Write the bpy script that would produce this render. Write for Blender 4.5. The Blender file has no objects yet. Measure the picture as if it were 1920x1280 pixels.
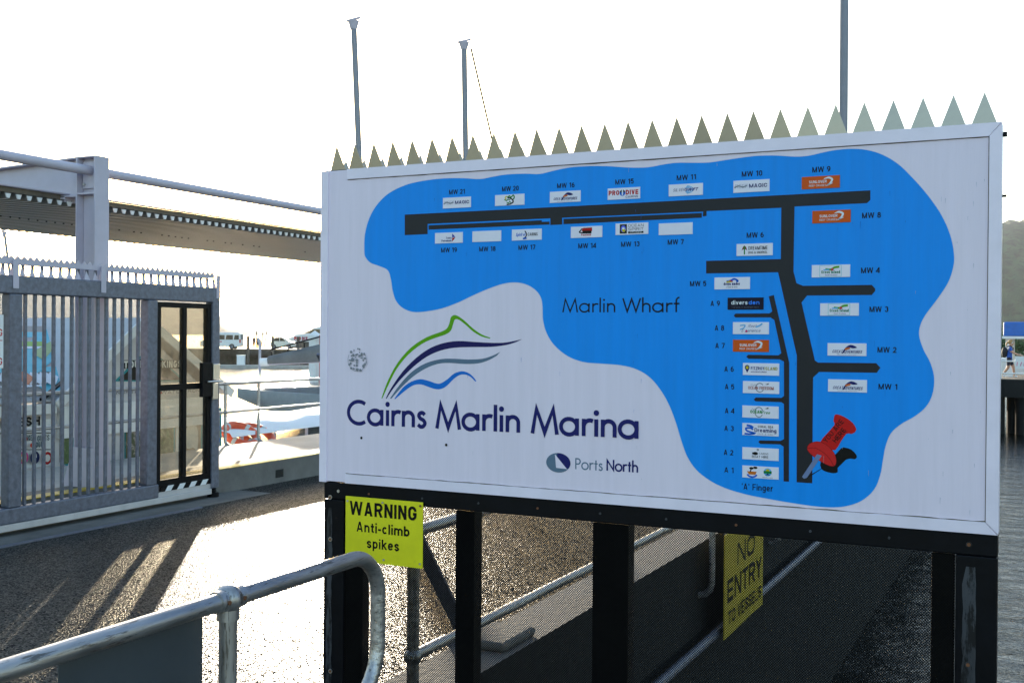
import bpy, math, random
from mathutils import Vector, Matrix
random.seed(7)
S = bpy.context.scene
COL = S.collection
R = math.radians

# ------------------------------------------------------------------ camera
FPX, YAW, PIT, ROL, CH = 2042.8, R(26.07), R(-0.3126), R(0.4468), 1.7
FW = Vector((-math.sin(YAW)*math.cos(PIT), math.cos(YAW)*math.cos(PIT), math.sin(PIT)))
RT0 = Vector((math.cos(YAW), math.sin(YAW), 0))
UP0 = RT0.cross(FW)
RT = RT0*math.cos(ROL) + UP0*math.sin(ROL)
UP = UP0*math.cos(ROL) - RT0*math.sin(ROL)
CAMP = Vector((0, 0, CH))
cd = bpy.data.cameras.new('camera'); cam = bpy.data.objects.new('camera', cd); COL.objects.link(cam)
cd.sensor_width = 36; cd.lens = FPX*36/1920; cd.clip_start = .05; cd.clip_end = 20000
mw = Matrix((RT, UP, -FW)).transposed().to_4x4(); mw.translation = CAMP
cam.matrix_world = mw
S.camera = cam

# ------------------------------------------------------------------ sky, sun, exposure
SUN_EL, SUN_AZ = R(6.9), math.atan2(-.597, .802)
w = bpy.data.worlds.new('World'); S.world = w; w.use_nodes = True
nt = w.node_tree; bg = nt.nodes['Background']
sk = nt.nodes.new('ShaderNodeTexSky'); sk.sky_type = 'NISHITA'; sk.sun_disc = False
sk.sun_elevation = SUN_EL; sk.sun_rotation = SUN_AZ
sk.air_density = 1.0; sk.dust_density = 1.0; sk.ozone_density = 1.5
nt.links.new(sk.outputs[0], bg.inputs[0]); bg.inputs[1].default_value = .15
sl = bpy.data.lights.new('sun', 'SUN'); sl.energy = 2.8; sl.angle = R(.5); sl.color = (1, .88, .70)
so = bpy.data.objects.new('sun', sl); COL.objects.link(so)
sd = Vector((math.sin(SUN_AZ)*math.cos(SUN_EL), math.cos(SUN_AZ)*math.cos(SUN_EL), math.sin(SUN_EL)))
so.rotation_euler = sd.to_track_quat('Z', 'Y').to_euler()
so.location = (-30, 40, 20)
S.view_settings.view_transform = 'Standard'; S.view_settings.look = 'None'
S.view_settings.exposure = 2.1; S.view_settings.gamma = 1
S.cycles.max_bounces = 8; S.cycles.transparent_max_bounces = 24
S.cycles.sample_clamp_indirect = 6

# ------------------------------------------------------------------ pixel -> place (a pixel gives a direction, the plane it lies on the distance)
def ray(x, y): return FW + RT*((x-960)/FPX) + UP*((640-y)/FPX)
def on(ax, v, x, y):
    d = ray(x, y); return CAMP + d*((v-CAMP[ax])/d[ax])
def PX(v, x, y): return on(0, v, x, y)
def PY(v, x, y): return on(1, v, x, y)
def PZ(v, x, y): return on(2, v, x, y)
def at(depth, x, y): return CAMP + ray(x, y)*depth

# ------------------------------------------------------------------ materials
def new_mat(name):
    m = bpy.data.materials.new(name); m.use_nodes = True
    return m, m.node_tree, m.node_tree.nodes['Principled BSDF']
def N(t, typ, **kw):
    n = t.nodes.new('ShaderNode'+typ)
    for k, v in kw.items():
        if k in n.inputs: n.inputs[k].default_value = v
        else: setattr(n, k, v)
    return n
def c4(c): return (c[0], c[1], c[2], 1)
_cache = {}
def mat(name, col, rough=.5, metal=0., var=.12, vs=6., bump=0., bs=60., st=(1, 1, 1), spec=.5, rv=.1, col2=None, thr=None):
    """principled with noise in colour, roughness and relief; col2/thr = a second colour in patches (wear, dirt)"""
    if name in _cache: return _cache[name]
    m, t, b = new_mat(name)
    b.inputs['Metallic'].default_value = metal; b.inputs['Specular IOR Level'].default_value = spec
    tc = N(t, 'TexCoord'); mp = N(t, 'Mapping'); mp.inputs['Scale'].default_value = st
    t.links.new(tc.outputs['Object'], mp.inputs[0])
    n1 = N(t, 'TexNoise', Scale=vs, Detail=8., Roughness=.62); t.links.new(mp.outputs[0], n1.inputs['Vector'])
    rp = N(t, 'ValToRGB')
    rp.color_ramp.elements[0].position = .3; rp.color_ramp.elements[1].position = .7
    rp.color_ramp.elements[0].color = c4([x*(1-var) for x in col]); rp.color_ramp.elements[1].color = c4([min(1, x*(1+var)) for x in col])
    t.links.new(n1.outputs['Fac'], rp.inputs[0]); out = rp.outputs[0]
    if col2:
        n3 = N(t, 'TexNoise', Scale=vs*2.3, Detail=10., Roughness=.7); t.links.new(mp.outputs[0], n3.inputs['Vector'])
        r3 = N(t, 'ValToRGB'); r3.color_ramp.elements[0].position = thr; r3.color_ramp.elements[1].position = min(1, thr+.06)
        t.links.new(n3.outputs['Fac'], r3.inputs[0])
        mx = N(t, 'MixRGB'); mx.inputs[2].default_value = c4(col2); t.links.new(r3.outputs[0], mx.inputs[0]); t.links.new(out, mx.inputs[1]); out = mx.outputs[0]
    t.links.new(out, b.inputs['Base Color'])
    mr = N(t, 'MapRange'); mr.inputs[3].default_value = max(.02, rough-rv); mr.inputs[4].default_value = min(1, rough+rv)
    t.links.new(n1.outputs['Fac'], mr.inputs[0]); t.links.new(mr.outputs[0], b.inputs['Roughness'])
    if bump:
        n2 = N(t, 'TexNoise', Scale=bs, Detail=4.); t.links.new(mp.outputs[0], n2.inputs['Vector'])
        bp = N(t, 'Bump', Strength=bump, Distance=.01); t.links.new(n2.outputs['Fac'], bp.inputs['Height']); t.links.new(bp.outputs[0], b.inputs['Normal'])
    _cache[name] = m; return m
def ink(col, rough=.45):
    k = 'ink_%02x%02x%02x' % tuple(int(255*x) for x in col)
    return mat(k, [x**2.2 for x in col], rough, var=.05, vs=20, rv=.03, spec=.2)

def asphalt():
    """dark binder with stones of ~14 mm: each stone has its own shade and its own polish, so low sun picks out single stones"""
    m, t, b = new_mat('asphalt'); o = t.nodes['Material Output']
    tc = N(t, 'TexCoord')
    v = N(t, 'TexVoronoi', Scale=105.); t.links.new(tc.outputs['Object'], v.inputs['Vector'])
    n = N(t, 'TexNoise', Scale=.9, Detail=9., Roughness=.68); t.links.new(tc.outputs['Object'], n.inputs['Vector'])
    f = N(t, 'TexNoise', Scale=240., Detail=3.); t.links.new(tc.outputs['Object'], f.inputs['Vector'])
    sp_ = N(t, 'SeparateColor'); t.links.new(v.outputs['Color'], sp_.inputs[0])
    r = N(t, 'ValToRGB'); r.color_ramp.elements[0].color = (.016, .0165, .018, 1); r.color_ramp.elements[1].color = (.10, .098, .092, 1); r.color_ramp.elements[0].position = .25
    t.links.new(sp_.outputs[0], r.inputs[0])
    r2 = N(t, 'ValToRGB'); r2.color_ramp.elements[0].position = .3; r2.color_ramp.elements[1].position = .72
    r2.color_ramp.elements[0].color = (.6, .6, .6, 1); r2.color_ramp.elements[1].color = (1.2, 1.17, 1.12, 1)
    t.links.new(n.outputs['Fac'], r2.inputs[0])
    mx = N(t, 'MixRGB', blend_type='MULTIPLY'); mx.inputs[0].default_value = 1
    t.links.new(r.outputs[0], mx.inputs[1]); t.links.new(r2.outputs[0], mx.inputs[2]); t.links.new(mx.outputs[0], b.inputs['Base Color'])
    ad = N(t, 'Math', operation='ADD'); ml = N(t, 'Math', operation='MULTIPLY'); ml.inputs[1].default_value = .5
    t.links.new(f.outputs['Fac'], ml.inputs[0]); t.links.new(v.outputs['Distance'], ad.inputs[0]); t.links.new(ml.outputs[0], ad.inputs[1])
    bp = N(t, 'Bump', Strength=.6, Distance=.006); t.links.new(ad.outputs[0], bp.inputs['Height']); t.links.new(bp.outputs[0], b.inputs['Normal'])
    b.inputs['Roughness'].default_value = .29; b.inputs['Specular IOR Level'].default_value = .3
    df = N(t, 'BsdfDiffuse'); df.inputs['Roughness'].default_value = .6; t.links.new(mx.outputs[0], df.inputs[0]); t.links.new(bp.outputs[0], df.inputs['Normal'])
    pol = N(t, 'ValToRGB'); pol.color_ramp.elements[0].position = .22; pol.color_ramp.elements[1].position = .95
    pol.color_ramp.elements[0].color = (.0, .0, .0, 1); pol.color_ramp.elements[1].color = (.46, .46, .46, 1); t.links.new(sp_.outputs[1], pol.inputs[0])
    ms = N(t, 'MixShader'); t.links.new(pol.outputs[0], ms.inputs[0]); t.links.new(df.outputs[0], ms.inputs[1]); t.links.new(b.outputs[0], ms.inputs[2]); t.links.new(ms.outputs[0], o.inputs['Surface'])
    return m
def water():
    m, t, b = new_mat('harbour_water')
    b.inputs['Base Color'].default_value = (.007, .009, .008, 1); b.inputs['Roughness'].default_value = .04; b.inputs['IOR'].default_value = 1.33
    tc = N(t, 'TexCoord'); mp = N(t, 'Mapping'); mp.inputs['Rotation'].default_value = (0, 0, R(20)); mp.inputs['Scale'].default_value = (1, 1.9, 1)
    t.links.new(tc.outputs['Object'], mp.inputs[0])
    n1 = N(t, 'TexNoise', Scale=1.1, Detail=6., Roughness=.6, Distortion=.5); n2 = N(t, 'TexNoise', Scale=6.5, Detail=4., Roughness=.55, Distortion=.8)
    for n in (n1, n2): t.links.new(mp.outputs[0], n.inputs['Vector'])
    b1 = N(t, 'Bump', Strength=.5, Distance=.23); b2 = N(t, 'Bump', Strength=.42, Distance=.048)
    t.links.new(n1.outputs['Fac'], b1.inputs['Height']); t.links.new(n2.outputs['Fac'], b2.inputs['Height'])
    t.links.new(b1.outputs[0], b2.inputs['Normal']); t.links.new(b2.outputs[0], b.inputs['Normal'])
    return m
def glass(name, tint, dirt=.06):
    m, t, b = new_mat(name); t.nodes.remove(b); o = t.nodes['Material Output']
    tr = N(t, 'BsdfTransparent'); tr.inputs[0].default_value = c4(tint)
    gl = N(t, 'BsdfGlossy'); gl.inputs['Roughness'].default_value = .04
    df = N(t, 'BsdfTranslucent'); df.inputs[0].default_value = (.6, .58, .52, 1)
    nz = N(t, 'TexNoise', Scale=9., Detail=9., Roughness=.7); tc = N(t, 'TexCoord'); t.links.new(tc.outputs['Object'], nz.inputs['Vector'])
    mr = N(t, 'MapRange'); mr.inputs[1].default_value = .35; mr.inputs[2].default_value = .8; mr.inputs[3].default_value = dirt*.4; mr.inputs[4].default_value = dirt*2
    t.links.new(nz.outputs['Fac'], mr.inputs[0])
    lw = N(t, 'LayerWeight'); lw.inputs[0].default_value = .5; pw = N(t, 'Math', operation='POWER'); pw.inputs[1].default_value = 4.; t.links.new(lw.outputs['Facing'], pw.inputs[0])
    mu = N(t, 'Math', operation='MULTIPLY_ADD'); mu.inputs[1].default_value = .6; mu.inputs[2].default_value = .04; t.links.new(pw.outputs[0], mu.inputs[0])
    m1 = N(t, 'MixShader'); t.links.new(mr.outputs[0], m1.inputs[0]); t.links.new(tr.outputs[0], m1.inputs[1]); t.links.new(df.outputs[0], m1.inputs[2])
    m2 = N(t, 'MixShader'); t.links.new(mu.outputs[0], m2.inputs[0]); t.links.new(m1.outputs[0], m2.inputs[1]); t.links.new(gl.outputs[0], m2.inputs[2])
    t.links.new(m2.outputs[0], o.inputs['Surface']); return m

M_ASPH = asphalt(); M_WATER = water()
M_CONC = mat('concrete', (.36, .35, .33), .75, var=.22, vs=1.6, bump=.35, bs=40)
M_KERB = mat('kerb_concrete', (.14, .135, .125), .8, var=.3, vs=3, bump=.4, bs=30)
M_YEL = mat('yellow_line_paint', (.55, .38, .03), .6, var=.25, vs=9, col2=(.2, .18, .13), thr=.56)
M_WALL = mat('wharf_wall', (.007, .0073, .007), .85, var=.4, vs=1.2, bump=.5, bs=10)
M_BOARD = mat('board_white', (.76, .665, .775), .42, var=.035, vs=3.0, bump=.07, bs=9, st=(14, 14, .8), col2=(.67, .59, .68), thr=.66)
M_TRIM = mat('white_trim', (.80, .715, .825), .35, var=.06, vs=8, col2=(.5, .5, .46), thr=.72)
M_BLUE = mat('map_blue', (.0, .26, .82), .42, spec=.2, var=.06, vs=2.0, bump=.06, bs=9, st=(14, 14, .8))
M_PIER = mat('map_pier', (.010, .012, .018), .42, spec=.25, var=.08, vs=3)
M_STEEL = mat('stainless_spike', (.105, .105, .088), .40, .9, var=.15, vs=10, rv=.1)
M_GALV = mat('galvanised_steel', (.145, .155, .20), .5, .45, var=.3, vs=22, bump=.05, bs=90, rv=.14)
M_GREY = mat('grey_painted_steel', (.49, .455, .54), .5, .0, var=.08, vs=4, col2=(.34, .33, .31), thr=.74)
M_RUSTW = mat('rusty_white_rail', (.48, .45, .44), .6, .0, var=.12, vs=6, st=(1, 1, .25), col2=(.28, .15, .08), thr=.66)
M_BLACK = mat('black_frame_paint', (.0035, .004, .006), .45, spec=.12, var=.3, vs=9, rv=.12, bump=.04, bs=50)
M_WORN = mat('worn_metal', (.045, .05, .062), .45, .5, var=.5, vs=14, st=(1, 1, .22), col2=(.008, .009, .012), thr=.50)
M_RUST = mat('rust', (.15, .06, .025), .85, var=.4, vs=60)
M_BOLT = mat('bolt', (.55, .55, .55), .35, .9, var=.1)
def matt_black():
    m, t, b = new_mat('mesh_black'); t.nodes.remove(b); d = N(t, 'BsdfDiffuse'); d.inputs['Roughness'].default_value = 1.
    nz = N(t, 'TexNoise', Scale=5., Detail=6.); r = N(t, 'ValToRGB'); r.color_ramp.elements[0].color = (.004, .004, .0045, 1); r.color_ramp.elements[1].color = (.014, .013, .012, 1)
    tc = N(t, 'TexCoord'); t.links.new(tc.outputs['Object'], nz.inputs['Vector']); t.links.new(nz.outputs['Fac'], r.inputs[0]); t.links.new(r.outputs[0], d.inputs[0])
    t.links.new(d.outputs[0], t.nodes['Material Output'].inputs['Surface']); return m
M_MESH = matt_black()
M_ALU = mat('handrail_aluminium', (.40, .39, .39), .40, .8, var=.35, vs=30, st=(1, .12, 1), col2=(.16, .15, .14), thr=.555, rv=.22, bump=.25, bs=60)
M_ALUP = mat('handrail_post_aluminium', (.40, .39, .39), .40, .8, var=.35, vs=30, st=(1, 1, .12), col2=(.16, .15, .14), thr=.555, rv=.22, bump=.25, bs=60)
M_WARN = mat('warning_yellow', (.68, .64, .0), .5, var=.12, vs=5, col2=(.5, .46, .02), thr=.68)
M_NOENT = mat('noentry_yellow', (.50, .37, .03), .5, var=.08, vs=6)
M_ROOF = mat('roof_sheet', (.17, .165, .155), .36, .5, var=.12, vs=3)
M_ROOFK = mat('kiosk_roof_sheet', (.46, .46, .48), .55, .0, var=.08, vs=3)
M_MAST = mat('mast_grey', (.20, .205, .24), .45, .2, var=.1)
M_PURL = mat('purlin', (.16, .13, .10), .6, .2, var=.2, vs=5)
M_WHITE = mat('white_paint', (.74, .75, .76), .45, var=.06, vs=4)
M_KWALL = mat('kiosk_wall', (.58, .56, .57), .6, var=.08, vs=3)
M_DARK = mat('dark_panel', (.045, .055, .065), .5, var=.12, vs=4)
M_TEAL = mat('teal_trim', (.0, .22, .25), .5)
M_GLASS = glass('door_pane_glass', (.80, .77, .70), .06)
M_WIND = mat('dark_window', (.02, .024, .028), .12, var=.1)
M_TYRE = mat('tyre', (.02, .02, .02), .8)
M_ORANGE = mat('lifebuoy_orange', (.62, .09, .03), .5, var=.15)
M_REDS = mat('red_paint', (.5, .04, .03), .5)
M_CANV = mat('white_canvas', (.78, .79, .80), .7, var=.05, vs=2, bump=.15, bs=6)
M_SAILC = mat('sail_cover', (.13, .135, .14), .8, var=.2, vs=3, bump=.4, bs=5)
M_GREYB = mat('grey_hull', (.30, .33, .36), .45, var=.08)
M_TIMB = mat('wharf_timber', (.09, .08, .07), .85, var=.35, vs=3)
M_BLUEP = mat('blue_awning', (.02, .13, .5), .5)
M_SKIN = mat('skin', (.48, .27, .18), .55, var=.05)
M_HAIR = mat('blond_hair', (.38, .22, .08), .6, var=.2, vs=30)
M_SHIRT = mat('blue_shirt', (.02, .08, .36), .8, var=.15)
M_SHORT = mat('navy_shorts', (.012, .014, .03), .8)
M_PACK = mat('black_backpack', (.012, .012, .014), .75, bump=.3)
M_LEAF = mat('leaf', (.05, .10, .025), .6, var=.5, vs=2)

# ------------------------------------------------------------------ mesh builder
class MB:
    def __init__(s): s.v = []; s.f = []; s.m = []; s.s = []
    def add(s, vs, fs, m=0, sm=False):
        o = len(s.v); s.v += [tuple(x) for x in vs]
        for f in fs: s.f.append([o+i for i in f]); s.m.append(m); s.s.append(sm)
        return s
    def box(s, lo, hi, m=0):
        x0, y0, z0 = lo; x1, y1, z1 = hi
        return s.add([(x0,y0,z0),(x1,y0,z0),(x1,y1,z0),(x0,y1,z0),(x0,y0,z1),(x1,y0,z1),(x1,y1,z1),(x0,y1,z1)],
                     [(3,2,1,0),(4,5,6,7),(0,1,5,4),(1,2,6,5),(2,3,7,6),(3,0,4,7)], m)
    def obox(s, c, ax, ay, az, h, m=0):
        c = Vector(c); ax = Vector(ax).normalized(); ay = Vector(ay).normalized(); az = Vector(az).normalized()
        vs = [c+ax*(h[0]*i)+ay*(h[1]*j)+az*(h[2]*k) for k in (-1, 1) for (i, j) in ((-1,-1),(1,-1),(1,1),(-1,1))]
        return s.add(vs, [(3,2,1,0),(4,5,6,7),(0,1,5,4),(1,2,6,5),(2,3,7,6),(3,0,4,7)], m)
    def bar(s, a, b, wd, th, up=(0, 0, 1), m=0):
        a = Vector(a); b = Vector(b); d = (b-a); u = Vector(up); n = d.cross(u)
        if n.length < 1e-6: n = d.cross(Vector((1, 0, 0)))
        n.normalize(); u = n.cross(d).normalized()
        return s.obox((a+b)/2, d, n, u, (d.length/2, wd/2, th/2), m)
    def prism(s, P, back, m=0):
        """P = list of 3D points (front face), back = offset vector"""
        back = Vector(back); n = len(P); P = [Vector(p) for p in P]
        nr = Vector((0, 0, 0))
        for i in range(n): nr += P[i].cross(P[(i+1) % n])
        if nr.dot(back) > 0: P = P[::-1]
        s.add(P+[p+back for p in P], [list(range(n)), list(range(2*n-1, n-1, -1))]+[(i, n+i, n+(i+1) % n, (i+1) % n) for i in range(n)], m)
        return s
    def tube(s, path, r, n=12, m=0, cap=True, closed=False):
        path = [Vector(p) for p in path]; k = len(path); rr = r if isinstance(r, (list, tuple)) else [r]*k
        T = []
        for i in range(k):
            a = path[(i-1) % k] if (closed or i > 0) else path[i]; b = path[(i+1) % k] if (closed or i < k-1) else path[i]
            T.append((b-a).normalized())
        u = T[0].cross(Vector((0, 0, 1)));
        if u.length < 1e-4: u = T[0].cross(Vector((1, 0, 0)))
        u.normalize(); vs = []
        for i in range(k):
            u = (u - T[i]*u.dot(T[i])).normalized(); vv = T[i].cross(u)
            vs += [path[i]+(u*math.cos(2*math.pi*j/n)+vv*math.sin(2*math.pi*j/n))*rr[i] for j in range(n)]
        fs = []
        for i in range(k if closed else k-1):
            i2 = (i+1) % k
            fs += [(i*n+j, i*n+(j+1) % n, i2*n+(j+1) % n, i2*n+j) for j in range(n)]
        s.add(vs, fs, m, True)
        if cap and not closed: s.add(vs[:n], [list(range(n-1, -1, -1))], m); s.add(vs[-n:], [list(range(n))], m)
        return s
    def ball(s, c, r, m=0, nu=12, nv=8, sc=(1, 1, 1)):
        c = Vector(c); vs = []; fs = []
        for i in range(nv+1):
            t = math.pi*i/nv
            for j in range(nu):
                p = 2*math.pi*j/nu; vs.append(c+Vector((math.sin(t)*math.cos(p)*r*sc[0], math.sin(t)*math.sin(p)*r*sc[1], math.cos(t)*r*sc[2])))
        for i in range(nv):
            for j in range(nu): fs.append((i*nu+j, (i+1)*nu+j, (i+1)*nu+(j+1) % nu, i*nu+(j+1) % nu))
        return s.add(vs, fs, m, True)
    def loft(s, secs, m=0, sm=True, cap=True):
        n = len(secs[0]); vs = [p for q in secs for p in q]; fs = []
        for i in range(len(secs)-1):
            for j in range(n-1): fs.append((i*n+j, (i+1)*n+j, (i+1)*n+j+1, i*n+j+1))
        s.add(vs, fs, m, sm)
        if cap: s.add(secs[0], [list(range(n))], m); s.add(secs[-1], [list(range(n-1, -1, -1))], m)
        return s
    def mesh(s, name, mats):
        me = bpy.data.meshes.new(name); me.from_pydata(s.v, [], s.f)
        for x in (mats if isinstance(mats, (list, tuple)) else [mats]): me.materials.append(x)
        me.polygons.foreach_set('material_index', s.m); me.polygons.foreach_set('use_smooth', s.s); me.update()
        return me
    def build(s, name, mats, parent=None, bev=0, org=None):
        if org is None and s.v and parent is None:
            org = Vector((sum(v[0] for v in s.v)/len(s.v), sum(v[1] for v in s.v)/len(s.v), min(v[2] for v in s.v)))
        if parent is not None: org = WP[parent.name]
        org = Vector(org); s.v = [(v[0]-org.x, v[1]-org.y, v[2]-org.z) for v in s.v]
        o = bpy.data.objects.new(name, s.mesh(name, mats)); COL.objects.link(o)
        if parent is not None: o.parent = parent; WP[o.name] = org
        else: o.location = org; WP[o.name] = org
        if bev:
            b = o.modifiers.new('bevel', 'BEVEL'); b.width = bev; b.segments = 2; b.limit_method = 'ANGLE'
        return o
WP = {}      # world origin of every object (children are built at their thing's origin, no rotation)
def thing(name, label, cat, loc, group=None):
    o = bpy.data.objects.new(name, None); COL.objects.link(o); o.location = loc; o.empty_display_size = .1
    WP[o.name] = Vector(loc); tag(o, label, cat, group); return o
def tag(o, label=None, cat=None, group=None, kind=None):
    if label: o['label'] = label
    if cat: o['category'] = cat
    if group: o['group'] = group
    if kind: o['kind'] = kind
    return o
def struct(o): o['kind'] = 'structure'; return o
def copy_part(src, parent, loc, rot=None, scale=None):
    c = src.copy(); COL.objects.link(c); c.parent = parent; c.location = loc
    if rot: c.rotation_euler = rot
    if scale: c.scale = scale
    for k in list(c.keys()):
        if k in ('label',): del c[k]
    return c

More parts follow.
